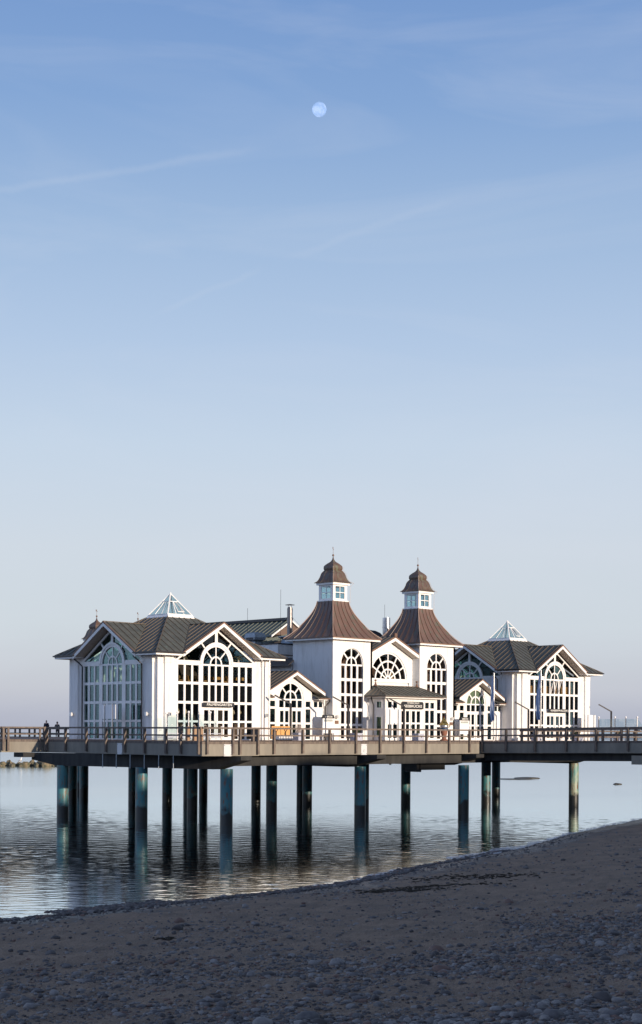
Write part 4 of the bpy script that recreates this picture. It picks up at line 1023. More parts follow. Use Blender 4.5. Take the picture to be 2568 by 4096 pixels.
# ---- central gable between the towers
root = empty('central_gable', (0, 0, 0), label='central gabled hall front with big half round fan window between the towers', cat='hall front')
fr = Fr((0, 0, 0), (1, 0, 0), (0, -1, 0)); zs = 5.05
mb = MB(); mb.wall(fr, -2.9, 2.92, 0, lambda s: 8.35 - .46 * abs(s), [('a', -.1, 2.32, zs - .01, zs)], -.2, 0, brk=(0,)); mb.build('wall', WALL, root)
mb = MB(); n0, n1 = -.14, -.03; c = -.1
mb.ring(fr, c, zs, 2.16, 2.31, 0, 180, n0, n1, 36)
for a, b in ((1.48, 1.62), (.82, .95), (.22, .36)): mb.ring(fr, c, zs, a, b, 0, 180, n0 + .002, n1 - .008, 28)
for ang in (30, 60, 90, 120, 150):
    ca, sa = math.cos(R(ang)), math.sin(R(ang)); mb.bar(fr, (c + .34 * ca, zs + .34 * sa), (c + 2.18 * ca, zs + 2.18 * sa), .12, n0 + .004, n1 - .016)
mb.box(fr, c - 2.31, c + 2.31, n0, n1 - .004, zs - .005, zs + .10)
w = mb.build('fan_window', TRIM, root); pane(fr, [(c + 2.26 * math.cos(math.pi * i / 30), zs + .01 + 2.26 * math.sin(math.pi * i / 30)) for i in range(31)], -.10, w, GLASSF)
mb = MB(); mb.ring(fr, c, zs, 2.31, 2.42, 0, 180, -.01, .05, 36); mb.box(fr, c - 2.5, c + 2.5, .0, .10, zs - .22, zs - .06); mb.build('window_moulding', TRIM, root)
mb = MB(); sm = MB(); zr = 8.72; sl_ = .455; g = 3.0
for sg in (-1, 1):
    q = [(0, -.66, zr), (sg * g, -.66, zr - sl_ * g), (sg * g, 4, zr - sl_ * g), (0, 4, zr)]
    mb.add(q + [(x, y, z - .12) for x, y, z in q], [(0, 1, 2, 3), (7, 6, 5, 4), (0, 4, 5, 1), (1, 5, 6, 2), (2, 6, 7, 3), (3, 7, 4, 0)])
    y = -.3
    while y < 3.9: sm.beam((0, y, zr + .02), (sg * g, y, zr - sl_ * g + .02), .035, .05); y += .52
rf = mb.build('roof', ROOF, root); sm.build('standing_seam', SEAM, rf)
ve = MB(); ed = MB(); so = MB()
for sg in (-1, 1):
    for M_, w_, dn, a0, a1 in ((ve, .26, -.30, .64, .70), (ed, .14, -.10, .64, .72)):
        a = (sg * g, zr - sl_ * g + dn); b = (0, zr + dn)
        M_.poly(fr, [(a[0], a[1] - w_ / 2), (b[0], b[1] - w_ / 2), (b[0], b[1] + w_ / 2), (a[0], a[1] + w_ / 2)], a0, a1)
    so.poly(fr, [(sg * 2.9, zr - sl_ * g - .42), (0, zr - .42), (0, zr - .34), (sg * 2.9, zr - sl_ * g - .34)], .001, .64)
ve.build('verge_board', TRIM, root); ed.build('verge_edge', EDGE, root); so.build('gable_soffit', SOFF, root)
mb = MB(); mb.box(fr, -.16, .16, .55, .76, 8.62, 8.92); mb.build('apex_cap', EDGE, root)
mb = MB(); mb.box(WF, -2.8, 2.8, 3.0, 3.2, 0, 8); mb.box(WF, -2.8, 2.8, .3, 3.0, 4.2, 4.4); mb.build('interior', INTW, root)
mb = MB(); mb.box(WF, 1.6, 2.0, 1.3, 1.6, 4.4, 6.4); mb.build('curtain', BLIND, root)
root.location = (97.43, 89.4, DZ)

# ---- entrance porch
root = empty('entrance_porch', (0, 0, 0), label='low white entrance porch with black pier sign and small hipped roof between the towers', cat='porch')
PX0, PX1, PY = -3.2, 3.2, -1.35
F4 = {'front': Fr((0, PY, 0), (1, 0, 0), (0, -1, 0)), 'left': Fr((PX0, 0, 0), (0, -1, 0), (-1, 0, 0)), 'right': Fr((PX1, 0, 0), (0, 1, 0), (1, 0, 0))}
fr = F4['front']; h3 = 3.42
mb = MB(); mb.wall(fr, -3.2, 3.2, 0, lambda s: h3, [('r', -2.98, -1.62, .12, 3.22), ('r', -1.46, 1.42, .02, 2.5), ('r', 1.58, 2.98, .12, 3.22)], -.12, 0); mb.build('wall', WALL, root)
mb = MB(); mb.wall(F4['left'], -1.35, 1.23, 0, lambda s: h3, [('r', .30, 1.0, 2.56, 3.26), ('r', .30, 1.0, .3, 2.0)], -.12, 0); mb.build('wall', WALL, root)
mb = MB(); mb.wall(F4['right'], -1.23, 1.35, 0, lambda s: h3, [('r', -1.0, -.30, 2.56, 3.26)], -.12, 0); mb.build('wall', WALL, root)
for a in (-2.98, 1.60):
    grid_window(fr, root, [(a + .10, a + .56), (a + .74, a + 1.22)], [(.20, 1.30), (1.45, 2.49), (2.66, 3.15)], a, a + 1.36, .12, 3.22, -.10, -.005)
d = grid_window(fr, root, [(-1.22, -.86), (-.67, -.27), (.06, .46), (.66, 1.08)], [(.35, 1.34), (1.48, 2.42)], -1.46, 1.42, .02, 2.5, -.10, -.02, name='door')
mb = MB(); mb.box(fr, -.12, -.08, -.02, -.005, .05, 2.48); mb.box(fr, -.04, 0, -.02, .04, 1.0, 1.25); mb.build('handle', ZINC, d)
for z0, z1 in ((2.56, 3.26), (.3, 2.0)):
    grid_window(F4['left'], root, [(.40, .90)], [(z0 + .1, z1 - .1)], .30, 1.0, z0, z1, -.10, .02)
mb = MB(); mb.box(WF, -3.0, 3.0, -1.1, 1.3, -.01, .03); mb.box(WF, -3.0, 3.0, 1.0, 1.2, .03, 3.3); mb.build('interior', INT, root)
mb = MB(); mb.box(WF, -2.2, -1.7, .4, .5, .1, 2.3); mb.build('noticeboard', BLIND, root)
# hipped roof
o_ = .58; ze = 3.66; X0, X1, Y0, Y1 = PX0 - o_, PX1 + o_, PY - o_, 1.25
rz0, rx = 4.48, 2.55; ry = 0.35
V = [(X0, Y0, ze), (X1, Y0, ze), (X1, Y1, ze), (X0, Y1, ze), (-rx, ry, rz0), (rx, ry, rz0), (rx, Y1, rz0), (-rx, Y1, rz0)]
mb = MB(); mb.add(V + [(x, y, ze - .08) for x, y, z in V[:4]], [(0, 1, 5, 4), (1, 2, 6, 5), (3, 0, 4, 7), (4, 5, 6, 7), (2, 3, 7, 6), (8, 11, 10, 9), (0, 8, 9, 1), (1, 9, 10, 2), (2, 10, 11, 3), (3, 11, 8, 0)])
rf = mb.build('roof', ROOF, root)
sm = MB(); x = X0 + .5
while x < X1 - .3:
    if abs(x) <= rx: p, q = (x, Y0, ze), (x, ry, rz0)
    else:
        t = (X1 - abs(x)) / (X1 - rx); p, q = (x, Y0, ze), (x, lerp(Y0, ry, t), lerp(ze, rz0, t))
    sm.beam((p[0], p[1], p[2] + .02), (q[0], q[1], q[2] + .02), .035, .05); x += .55
y = Y0 + .5
while y < Y1:
    t = min(1, (y - Y0) / (ry - Y0))
    for sg in (-1, 1): sm.beam((sg * X1, y, ze + .02), (sg * lerp(X1, rx, t), y, lerp(ze, rz0, t) + .02), .035, .05)
    y += .5
for sg in (-1, 1): sm.beam((sg * X1, Y0, ze + .03), (sg * rx, ry, rz0 + .03), .06, .05)
sm.beam((-rx, ry, rz0 + .03), (rx, ry, rz0 + .03), .1, .05)
sm.build('standing_seam', SEAM, rf)
for sg in (-1, 1):
    mb = MB(); mb.lathe((sg * rx, ry, rz0), [(.17, 0), (.10, .12), (.035, .32), (.03, .36), (.10, .40), (.10, .50), (.0, .54)], 12); mb.build('finial', EDGE, root, smooth=50)
mb = MB(); mb.box(fr, -3.6, 3.6, .34, .40, 3.44, 3.58); mb.box(F4['left'], -1.2, 1.68, .34, .40, 3.44, 3.58); mb.box(F4['right'], -1.68, 1.2, .34, .40, 3.44, 3.58)
mb.box(WF, -3.56, 3.56, PY - .36, 1.1, 3.46, 3.5); mb.build('fascia', TRIM, root)
mb = MB(); mb.box(WF, X0 - .03, X1 + .03, Y0 - .03, Y1 - .1, 3.555, 3.59); mb.build('gutter', EDGE, root)
mb = MB(); mb.tube([(-3.62, -.2, 3.55), (-3.62, -.2, 3.4), (-3.38, -.1, 3.1), (-3.28, -.1, 2.9), (-3.28, -.1, .02)], .05, 8); mb.build('downpipe', GUTT, root, smooth=60)
root.location = (97.3, 88.1, DZ)

# ---- long hall behind, monitor roof, plant
root = empty('rear_hall', (97.4, 95.3, DZ), label='long rear hall with green copper monitor roof behind the towers', cat='hall')
def wbox(name, m, x0, x1, y0, y1, z0, z1, r=root): 
    mb = MB(); mb.box(WF, x0, x1, y0, y1, z0, z1); return mb.build(name, m, r)
wbox('wall', WALL, 90.2, 104.6, 95.3, 118, DZ, 13.62)
wbox('parapet_cap', DARKM, 90.14, 104.66, 95.24, 118.05, 13.62, 13.72)
wbox('string_course', EDGE, 90.15, 104.65, 95.25, 118.02, 12.72, 12.78)
wbox('side_wall', WALL, 89.93, 90.19, 93.4, 98.2, DZ, 11.9)
mb = MB(); P = [(89.3, 93.1, 11.85), (89.3, 98.4, 11.85), (90.18, 98.4, 12.45), (90.18, 93.1, 12.45)]
mb.add(P + [(x, y, z - .12) for x, y, z in P], [(0, 1, 2, 3), (7, 6, 5, 4), (0, 4, 5, 1), (1, 5, 6, 2), (2, 6, 7, 3), (3, 7, 4, 0)]); rr = mb.build('lean_to_roof', GUTT, root)
def gable_roof(name, m, xl, xr, xm, y0, y1, ze, zr, seam=True, th=.14):
    mb = MB(); sm = MB()
    for xe in (xl, xr):
        q = [(xm, y0, zr), (xe, y0, ze), (xe, y1, ze), (xm, y1, zr)]
        mb.add(q + [(x, y, z - th) for x, y, z in q], [(0, 1, 2, 3), (7, 6, 5, 4), (0, 4, 5, 1), (1, 5, 6, 2), (2, 6, 7, 3), (3, 7, 4, 0)])
        y = y0 + .3
        while y < y1 and seam: sm.beam((xm, y, zr + .03), (xe, y, ze + .03), .045, .06); y += .62
    o = mb.build(name, m, root)
    if seam: sm.build('standing_seam', mat('green_seam', (.13, .15, .13), .5) if m is GREEN else SEAM, o)
    return o
gable_roof('lower_roof', GREEN, 91.2, 103.6, 97.4, 99.6, 117.8, 13.6, 15.1)
wbox('clerestory', DARKM, 95.6, 99.2, 101.5, 117, 14.0, 14.95)
gable_roof('monitor_roof', GREEN, 94.95, 99.85, 97.4, 101.2, 117.5, 14.85, 16.35)
wbox('ridge_vent', GUTT, 97.1, 97.7, 101.3, 117.4, 16.28, 16.52)
f_ = Fr((0, 101.2, 0), (1, 0, 0), (0, -1, 0))
mb = MB(); mb.poly(f_, [(95.5, 14.9), (99.3, 14.9), (97.4, 16.08)], -.2, -.05); mb.build('gable_wall', mat("tan_boards", (.13, .085, .065), .7), root)
mb = MB(); mb.poly(f_, [(94.95, 14.66), (97.4, 16.16), (97.4, 16.32), (94.95, 14.82)], -.04, .06); mb.poly(f_, [(99.85, 14.66), (97.4, 16.16), (97.4, 16.32), (99.85, 14.82)], -.04, .06); mb.build('verge_board', TRIM, root)

# seaward turrets: only their onion caps show above the left pavilion
def turret(x, y, label):
    root = empty('onion_turret', (0, 0, 0), label=label, cat='turret', group='seaward onion turrets')
    mb = MB(); mb.box(WF, -1.2, 1.2, -1.2, 1.2, 0, 8.2); mb.build('wall', WALL, root)
    ln = MB()
    for nm, fr in frames(.82, .82).items():
        k = .82 if nm in ('front', 'back') else .75
        ln.box(fr, -k, -.58, -.07, 0, 8.2, 9.5); ln.box(fr, .58, k, -.07, 0, 8.2, 9.5); ln.box(fr, -.58, .58, -.07, 0, 8.2, 8.4); ln.box(fr, -.58, .58, -.07, 0, 9.3, 9.5)
    ln.box(WF, -.97, .97, -.97, .97, 9.46, 9.62); ln.build('lantern', TRIM, root)
    dome_top(root, 9.62)
    root.location = (x, y, DZ + .22); return root
turret(95.9, 127.8, 'left onion cap with weather vane rising behind the left pavilion gable')
turret(100.9, 127.5, 'small onion cap finial beside the left pavilion glass pyramid')

# roof plant
FLUE = mat('sooty_steel', (.20, .19, .19), .35, metal=.9, var=(.12, .11, .11), vscale=4)
e = empty('flue', (93.55, 97.4, 13.7), label='tall sooty steel flue with a flat cowl on the hall roof', cat='flue')
mb = MB(); mb.lathe((93.55, 97.4, 0), [(.24, 14.3), (.24, 16.9)], 20); mb.lathe((93.55, 97.4, 0), [(.26, 15.9), (.26, 15.96)], 20); mb.build('pipe', FLUE, e, smooth=50)
mb = MB(); mb.lathe((93.55, 97.4, 0), [(.20, 16.9), (.20, 17.02)], 16)
for k in range(4): mb.tube([(93.55 + .17 * math.cos(k * 1.57), 97.4 + .17 * math.sin(k * 1.57), 16.95), (93.55 + .17 * math.cos(k * 1.57), 97.4 + .17 * math.sin(k * 1.57), 17.2)], .012, 5)
mb.lathe((93.55, 97.4, 0), [(.42, 17.18), (.40, 17.21), (.0, 17.27)], 20); mb.build('cowl', FLUE, e, smooth=50)
mb = MB(); onion(mb, [(.62, 0), (.45, .55), (.72, .72), (.72, .8)]); mb.v = [(x + 93.55, y + 97.4, z + 13.7) for x, y, z in mb.v]; mb.build('base_hood', ZINC, e)
mb = MB(); mb.tube([(93.55, 97.4, 16.4), (91.2, 98.2, 14.1)], .012, 4); mb.tube([(93.55, 97.4, 16.4), (97, 98.4, 14.6)], .012, 4); mb.build('guy_wire', ZINC, e)
e = empty('flue', (104.0, 95.8, 13.7), label='wide plain stainless steel flue between the two towers', cat='flue')
mb = MB(); mb.lathe((104.0, 95.8, 0), [(.35, 13.6), (.35, 16.6)], 24, caps=False); mb.lathe((104.0, 95.8, 0), [(.39, 15.7), (.39, 15.76)], 24); mb.build('pipe', STEEL, e, smooth=50)
e = empty('roof_vent', (92.1, 100.2, 13.7), label='boxy grey roof ventilator behind the left pavilion gable', cat='ventilator')
mb = MB(); onion(mb, [(.36, .0), (.36, .35), (.62, .5), (.66, .72), (.60, 1.05), (.42, 1.15)]); mb.v = [(x + 92.1, y + 100.2, z + 13.72) for x, y, z in mb.v]; mb.build('hood', ZINC, e)
mb = MB(); mb.box(WF, 91.43, 91.5, 99.8, 100.6, 14.25, 14.4); mb.build('louvre', DARKM, e)
e = empty('air_duct', (102.5, 96.4, 14.4), label='curved corrugated air duct on the roof right of the left tower', cat='duct')
pts = [(98.9 - 1.3 * math.cos(t), 100.4, 14.4 + 1.1 * math.sin(t)) for t in [math.pi * (.0 + .08 * i) for i in range(13)]]
pts = [Vector((102.5 + .7 * math.cos(R(150 - 12 * i)), 96.4 - .9 * math.cos(R(150 - 12 * i)) * .8, 14.55 + .62 * math.sin(R(150 - 12 * i)))) for i in range(12)]
mb = MB(); mb.tube(pts, [.27 + .025 * (i % 2) for i in range(12)], 12); mb.build('bend', DARKM, e, smooth=40)
mb = MB(); mb.box(WF, 101.3, 101.9, 97.0, 97.6, 13.6, 15.15); mb.build('unit_box', ZINC, e)
def rod(x, y, z0, z1, label):
    mb = MB(); mb.tube([(x, y, z0), (x, y, z1)], .014, 5); mb.build('lightning_rod', DARKM, label=label, cat='lightning rod', org=(x, y, z0))
rod(91.66, 100.7, 13.5, 16.97, 'thin lightning rod left of the roof ventilator')
rod(92.98, 97.95, 13.5, 18.5, 'tall thin lightning rod just left of the cowled flue')
rod(103.55, 95.6, 13.5, 17.75, 'thin lightning rod at the plain flue between the towers')

# ================================================================== SIGNS WITH LETTERING
def sign(name, x, y, z, w, h, txt, size, label, chamf=0, width=None):
    e = empty(name, (x, y, z), label=label, cat='sign'); fr = Fr((x, y, z), (1, 0, 0), (0, -1, 0))
    mb = MB()
    if chamf: mb.poly(fr, [(-w / 2, -h / 2), (w / 2, -h / 2), (w / 2, h / 2 - chamf), (w / 2 - chamf, h / 2), (-w / 2 + chamf, h / 2), (-w / 2, h / 2 - chamf)], 0, .14)
    else: mb.box(fr, -w / 2, w / 2, 0, .14, -h / 2, h / 2)
    mb.build('board', SIGNB, e)
    for t, sz, dz, wd in txt: text_mesh('lettering', t, sz, .004, LETT, e, fr, 0, dz, .146, wd, bold=.002)
    return e
sign('palm_house_sign', 76.72, 87.44, 8.28, 2.95, .31, [('PALMENGARTEN', .26, 0, 2.42)], .26, 'long dark sign with white capitals over the left pavilion door')
sign('pavilion_sign', 118.2, 87.36, 8.43, 2.9, .31, [('KAISERPAVILLON', .24, 0, 2.5)], .25, 'long dark sign with white capitals over the right pavilion door')
sign('pier_sign', 97.3, 86.72, 8.57, 2.62, .60, [('OSTSEEBAD SELLIN', .15, .19, 1.45), ('SEEBRÜCKE', .30, -.08, 2.2)], .3, 'black chamfered sign with white pier name over the porch entrance', chamf=.13)

# ================================================================== THINGS ON THE DECK
def lamp(x, y, label):
    e = empty('street_lamp', (0, 0, 0), label=label, cat='street lamp', group='angled dark deck lamps')
    mb = MB(); mb.box(WF, -.08, .08, -.05, .05, 0, 2.78); mb.build('post', DARKM, e)
    mb = MB(); a = Vector((.03, 0, 2.74)); d = Vector((-.64, .46, .42)).normalized(); mb.beam(a, a + d * 1.42, .12, .1); mb.build('arm', DARKM, e)
    mb = MB(); mb.beam(a + d * .5 + Vector((0, 0, -.055)), a + d * 1.35 + Vector((0, 0, -.055)), .07, .015); mb.build('light_strip', LAMPW, e)
    e.location = (x, y, DZ); return e
LX = [(82.5, 'first from the left, before the left gabled link'), (88.75, 'before the left tower window'), (95.25, 'before the entrance porch'), (111.7, 'before the right pavilion corner'), (124.4, 'right of the right pavilion')]
for x, t in LX: lamp(x, 86.0 - .25, 'dark angled lamp post with slanted arm ' + t)
def planter(x, y, label, kind):
    e = empty('planter', (0, 0, 0), label=label, cat='planter', group='grey cube planters beside the lamps')
    mb = MB(); mb.box(WF, -.35, .35, -.35, .35, 0, .52); mb.build('box', PLANT, e)
    mb = MB(); mb.box(WF, -.38, .38, -.38, .38, .521, .58); mb.box(WF, -.36, -.352, -.06, .06, .2, .32); mb.build('rim', PLANT, e)
    mb = MB()
    for f in (Fr((-.353, 0, 0), (0, -1, 0), (-1, 0, 0)), Fr((0, -.353, 0), (1, 0, 0), (0, -1, 0))): mb.ring(f, 0, .28, 0, .05, 0, 360, 0, .004, 10)
    mb.build('emblem_hole', BLACK, e)
    rnd = random.Random(int(x * 7)); mb = MB()
    n = {'grass': 60, 'low': 40, 'twig': 12, 'bush': 90}[kind]
    for _ in range(n):
        a = rnd.uniform(0, 6.28); r0 = rnd.uniform(0, .24); hgt = {'grass': rnd.uniform(.3, .85), 'low': rnd.uniform(.05, .2), 'twig': rnd.uniform(.3, 1.0), 'bush': rnd.uniform(.15, .42)}[kind]
        p = Vector((r0 * math.cos(a), r0 * math.sin(a), .56)); q = p + Vector((rnd.gauss(0, .10), rnd.gauss(0, .10), hgt))
        mb.tube([p, (p + q) / 2 + Vector((rnd.gauss(0, .03), rnd.gauss(0, .03), 0)), q], [.012, .009, .003], 3)
        if kind in ('bush', 'low'):
            for _k in range(4):
                c = p.lerp(q, rnd.uniform(.5, 1)); s = .045; u = Vector((rnd.gauss(0, 1), rnd.gauss(0, 1), rnd.gauss(0, 1))).normalized() * s; v = u.cross(Vector((rnd.random(), rnd.random(), 1))).normalized() * s
                mb.add([c - u, c - v, c + u, c + v], [(0, 1, 2, 3)])
    mb.build('plant', {'grass': mat('dry_grass', (.42, .36, .33), .8), 'low': SOIL, 'twig': SOIL, 'bush': mat('dark_green_leaves', (.03, .05, .02), .7, var=(.05, .07, .03), vscale=30)}[kind], e, clean=False)
    e.location = (x, y, DZ); return e
planter(83.15, 85.55, 'grey cube planter with dry pale grass before the left gabled link', 'grass')
planter(89.5, 85.6, 'grey cube planter with low dark bush before the left tower window', 'bush')
planter(96.15, 85.0, 'grey cube planter with a bare twiggy shrub before the porch door', 'twig')
planter(112.2, 85.2, 'grey cube planter with thin twigs before the right pavilion corner', 'twig')
planter(124.8, 85.2, 'grey cube planter with dark leaves right of the right pavilion', 'bush')
planter(118.6, 85.4, 'grey cube planter with dark leaves before the right pavilion door', 'bush')

def blank_board(x, y, w, h, zc, face, label):
    e = empty('blank_notice_board', (0, 0, 0), label=label, cat='notice board', group='white notice boards on two posts')
    fr = Fr((0, 0, 0), (1, 0, 0), (0, -1, 0)) if face == 'front' else Fr((0, 0, 0), (0, -1, 0), (-1, 0, 0))
    mb = MB(); mb.box(fr, -w / 2, w / 2, -.02, .02, zc - h / 2, zc + h / 2); mb.build('panel', WHITE, e)
    for s in (-.28 * w, .30 * w):
        mb = MB(); mb.box(fr, s - .035, s + .035, .021, .09, 0, zc + h / 2 + .02); mb.build('post', ZINC if face == 'front' else STEEL, e)
    e.location = (x, y, DZ); return e
blank_board(69.75, 91.45, 1.62, 1.04, 2.02, 'left', 'blank white board on two posts before the shaded side of the left pavilion')
blank_board(93.05, 84.9, 1.72, 1.08, 1.93, 'front', 'blank white board on two posts before the left tower and porch')
blank_board(121.4, 86.0, 1.62, 1.13, 1.82, 'front', 'bright blank white board on two posts at the right end of the pier')

def info_stand(x, y, label):
    e = empty('information_stand', (x, y, DZ), label=label, cat='information stand', group='glazed white information stands'); fr = Fr((x, y, DZ), (1, 0, 0), (0, -1, 0))
    mb = MB(); mb.box(fr, -.6, .6, -.05, .0, .55, 1.9); mb.build('cabinet', WHITE, e)
    for s in (-.62, .62):
        mb = MB(); mb.box(fr, s - .03, s + .03, -.06, .04, 0, 1.72); mb.build('post', WHITE, e)
    mb = MB(); mb.poly(fr, [(-.68, 1.74), (.68, 1.74), (.55, 2.02), (-.55, 2.02)], -.09, .07); mb.build('header', SIGNB, e)
    text_mesh('lettering', 'SEEBRÜCKE', .17, .004, LETT, e, fr, 0, 1.86, .075, .80, bold=.004)
    mb = MB(); mb.box(fr, -.5, .5, .001, .02, 1.48, 1.66); mb.build('notice_strip', mat('notice_print', (.50, .52, .48), .6, var=(.25, .27, .25), vscale=14), e)
    mb = MB(); mb.box(fr, -.48, .48, .001, .012, .7, 1.42); mb.build('poster', WHITE, e); return e
info_stand(89.05, 88.25, 'white information stand with black header between the left link and left tower')
info_stand(105.95, 88.3, 'white information stand with black header right of the right tower')

def wall_lamp(x, y, z, face, label):
    e = empty('wall_lamp', (0, 0, 0), label=label, cat='wall lamp', group='small box shaped wall lamps')
    fr = Fr((0, 0, 0), (1, 0, 0), (0, -1, 0)) if face == 'front' else Fr((0, 0, 0), (0, -1, 0), (-1, 0, 0))
    mb = MB(); mb.box(fr, -.04, .04, 0, .10, -.05, .05); mb.build('bracket', LAMPW, e)
    mb = MB(); mb.box(fr, -.09, .09, .10, .24, -.13, .13); mb.build('housing', LAMPW, e)
    e.location = (x, y, z)
z_ = 7.55
wall_lamp(70.95, 97.45, z_, 'left', 'sunlit white wall lamp on the far left corner pilaster')
wall_lamp(70.95, 88.45, z_, 'left', 'white wall lamp on the shaded side near the left pavilion corner')
wall_lamp(71.95, 87.35, z_, 'front', 'grey wall lamp on the left pavilion front behind the glass screen')
wall_lamp(81.4, 87.35, z_, 'front', 'grey wall lamp on the left pavilion front beside the silver downpipe')
wall_lamp(90.3, 88.58, 7.55, 'front', 'grey wall lamp beside the tall window of the left tower')
wall_lamp(93.95, 88.58, 7.5, 'front', 'grey wall lamp on the left tower near the white board')
wall_lamp(104.5, 88.58, 7.55, 'front', 'grey wall lamp beside the tall window of the right tower')
wall_lamp(122.95, 87.3, 7.55, 'front', 'grey wall lamp at the right end of the right pavilion')
def plaque(x, label):
    mb = MB(); mb.box(Fr((x, 88.58, 7.12), (1, 0, 0), (0, -1, 0)), -.2, .2, 0, .03, -.13, .13); mb.build('brass_plaque', BRASS, label=label, cat='plaque', org=(x, 88.58, 7.12))
plaque(90.35, 'small brown plaque on the left tower below its wall lamp'); plaque(104.5, 'small brown plaque on the right tower below its wall lamp')

def glass_screen(P, S_, Nn, posts, label, w_end=0.9):
    e = empty('glass_windscreen', P, label=label, cat='windscreen', group='glass windscreens on posts'); fr = Fr(P, S_, Nn)
    for i, (s, h) in enumerate(posts):
        mb = MB(); mb.tube([fr(s, 0, 0), fr(s, 0, h - .12)], .045, 10); mb.build('post', STEEL, e, smooth=50)
        mb = MB(); c = fr(s, 0, h - .06); mb.lathe(tuple(c), [(.0, -.09), (.06, -.07), (.09, 0), (.06, .07), (0, .09)], 12, caps=False); mb.build('ball_cap', WHITE, e, smooth=80)
    for (a, ha), (b, hb) in zip(posts, posts[1:]):
        mb = MB(); mb.poly(fr, [(a + .06, .12), (b - .06, .12), (b - .06, hb - .22), (a + .06, ha - .22)], -.008, .008); mb.build('pane', SCREEN, e)
        mb = MB()
        for z in (.15, .25, .35, .45): mb.box(fr, a + .06, b - .06, .012, .02, z, z + .05)
        mb.build('louvre', PLANT, e)
        mb = MB(); m_ = (a + b) / 2; mb.ring(fr, m_, 1.0, .09, .11, 0, 180, .010, .014, 8); mb.box(fr, m_ - .12, m_ + .12, .010, .014, .90, .93); mb.build('etched_mark', WHITE, e)
    return e
glass_screen((71.9, 86.3, DZ), (1, 0, 0), (0, -1, 0), [(-1.0, 1.95), (0, 2.05), (1.03, 2.07), (2.06, 2.07), (3.08, 2.07), (4.15, .98)], 'low glass windscreen with ball topped posts before the left pavilion')
glass_screen((118.6, 82.5, DZ), (0, -1, 0), (-1, 0, 0), [(-.6, 2.2), (1.15, 2.2), (2.3, 2.2), (3.5, 2.2), (4.5, 1.2)], 'glass windscreen with ball topped posts at the right edge of the pier')

def timber_bollard(x, y, label):
    mb = MB(); mb.box(WF, x - .11, x + .11, y - .11, y + .11, DZ, DZ + .92); mb.box(WF, x - .09, x + .09, y - .09, y + .09, DZ + .92, DZ + .96)
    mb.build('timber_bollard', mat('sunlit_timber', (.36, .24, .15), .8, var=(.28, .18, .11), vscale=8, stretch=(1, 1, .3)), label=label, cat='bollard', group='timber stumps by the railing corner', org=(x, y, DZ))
for i, (x, y) in enumerate([(68.55, 81.2), (68.85, 80.85), (69.35, 80.75)]): timber_bollard(x, y, ['left', 'middle', 'right'][i] + ' of three short sunlit timber stumps behind the left railing')

def folded_table(x, y, label):
    e = empty('folded_table', (x, y, DZ), label=label, cat='folding table', group='orange folding tables stood on edge'); fr = Fr((x, y, DZ), (1, 0, 0), (0, -1, 0))
    mb = MB(); mb.box(fr, -.45, .45, 0, .035, .12, 1.06); mb.box(fr, -.45, .45, .035, .06, 1.0, 1.06); mb.build('table_top', ORANGE, e)
    mb = MB(); mb.bar(fr, (-.25, .95), (0, .62), .04, .04, .07); mb.bar(fr, (.25, .95), (0, .62), .04, .04, .07); mb.bar(fr, (0, .66), (0, 0), .05, .04, .07); mb.bar(fr, (-.08, .62), (-.08, .3), .03, .04, .07)
    mb.build('folding_leg', BLACK, e)
    return e
folded_table(79.6, 84.3, 'left of two orange folding tables stood on edge before the left link')
folded_table(80.55, 84.3, 'right of two orange folding tables stood on edge before the left link')
e = empty('bench', (80.1, 83.7, DZ), label='low slatted bench seat before the orange folding tables', cat='bench'); mb = MB()
for i in range(9): mb.box(WF, 79.2 + i * .16, 79.28 + i * .16, 83.5, 83.9, DZ + .05, DZ + .30)
mb.build('slat_rack', TRIM, e); mb = MB(); mb.box(WF, 79.1, 80.6, 83.6, 83.8, DZ, DZ + .08); mb.build('base', BLACK, e)

def flagpole(x, y, h, label, flabel, seed, fl):
    e = empty('flagpole', (x, y, DZ), label=label, cat='flagpole', group='white metal flagpoles')
    mb = MB(); mb.tube([(x, y, DZ), (x, y, DZ + h)], .065, 10); mb.build('pole', STEEL, e, smooth=50)
    mb = MB(); mb.lathe((x, y, DZ + h), [(.07, 0), (.08, .05), (0, .12)], 10); mb.build('cap', WHITE, e, smooth=50)
    rnd = random.Random(seed); H = fl; mb = MB(); rows = 26; cols = 14; vs = []
    for j in range(rows + 1):
        t = j / rows; z = DZ + h - .25 - t * H
        wd = .10 + .42 * math.sin(math.pi * min(1, t * .62 + .05)) * (1 - .5 * max(0, t - .8) / .2)
        for i in range(cols + 1):
            u = i / cols; a = u * 7.5 + t * 2 + seed
            vs.append((x - .08 - wd * u + .03 * math.sin(t * 9 + seed), y + .11 * math.sin(a) * (.3 + t) + .0, z - .12 * u * (t > .5) + .03 * math.sin(a * 2)))
    mb.add(vs, [(j * (cols + 1) + i, j * (cols + 1) + i + 1, (j + 1) * (cols + 1) + i + 1, (j + 1) * (cols + 1) + i) for j in range(rows) for i in range(cols)])
    mb.build('flag', FLAGM, label=flabel, cat='flag', group='limp blue and white flags', org=(x, y, DZ + h), smooth=60, clean=False)
flagpole(102.4, 82.2, 5.55, 'silver flagpole before the right gabled link', 'limp blue and white flag hanging before the right gabled link', 3, 3.6)
flagpole(109.85, 83.0, 6.05, 'silver flagpole at the near corner of the right pavilion', 'limp blue flag hanging beside the near corner of the right pavilion', 5, 3.9)

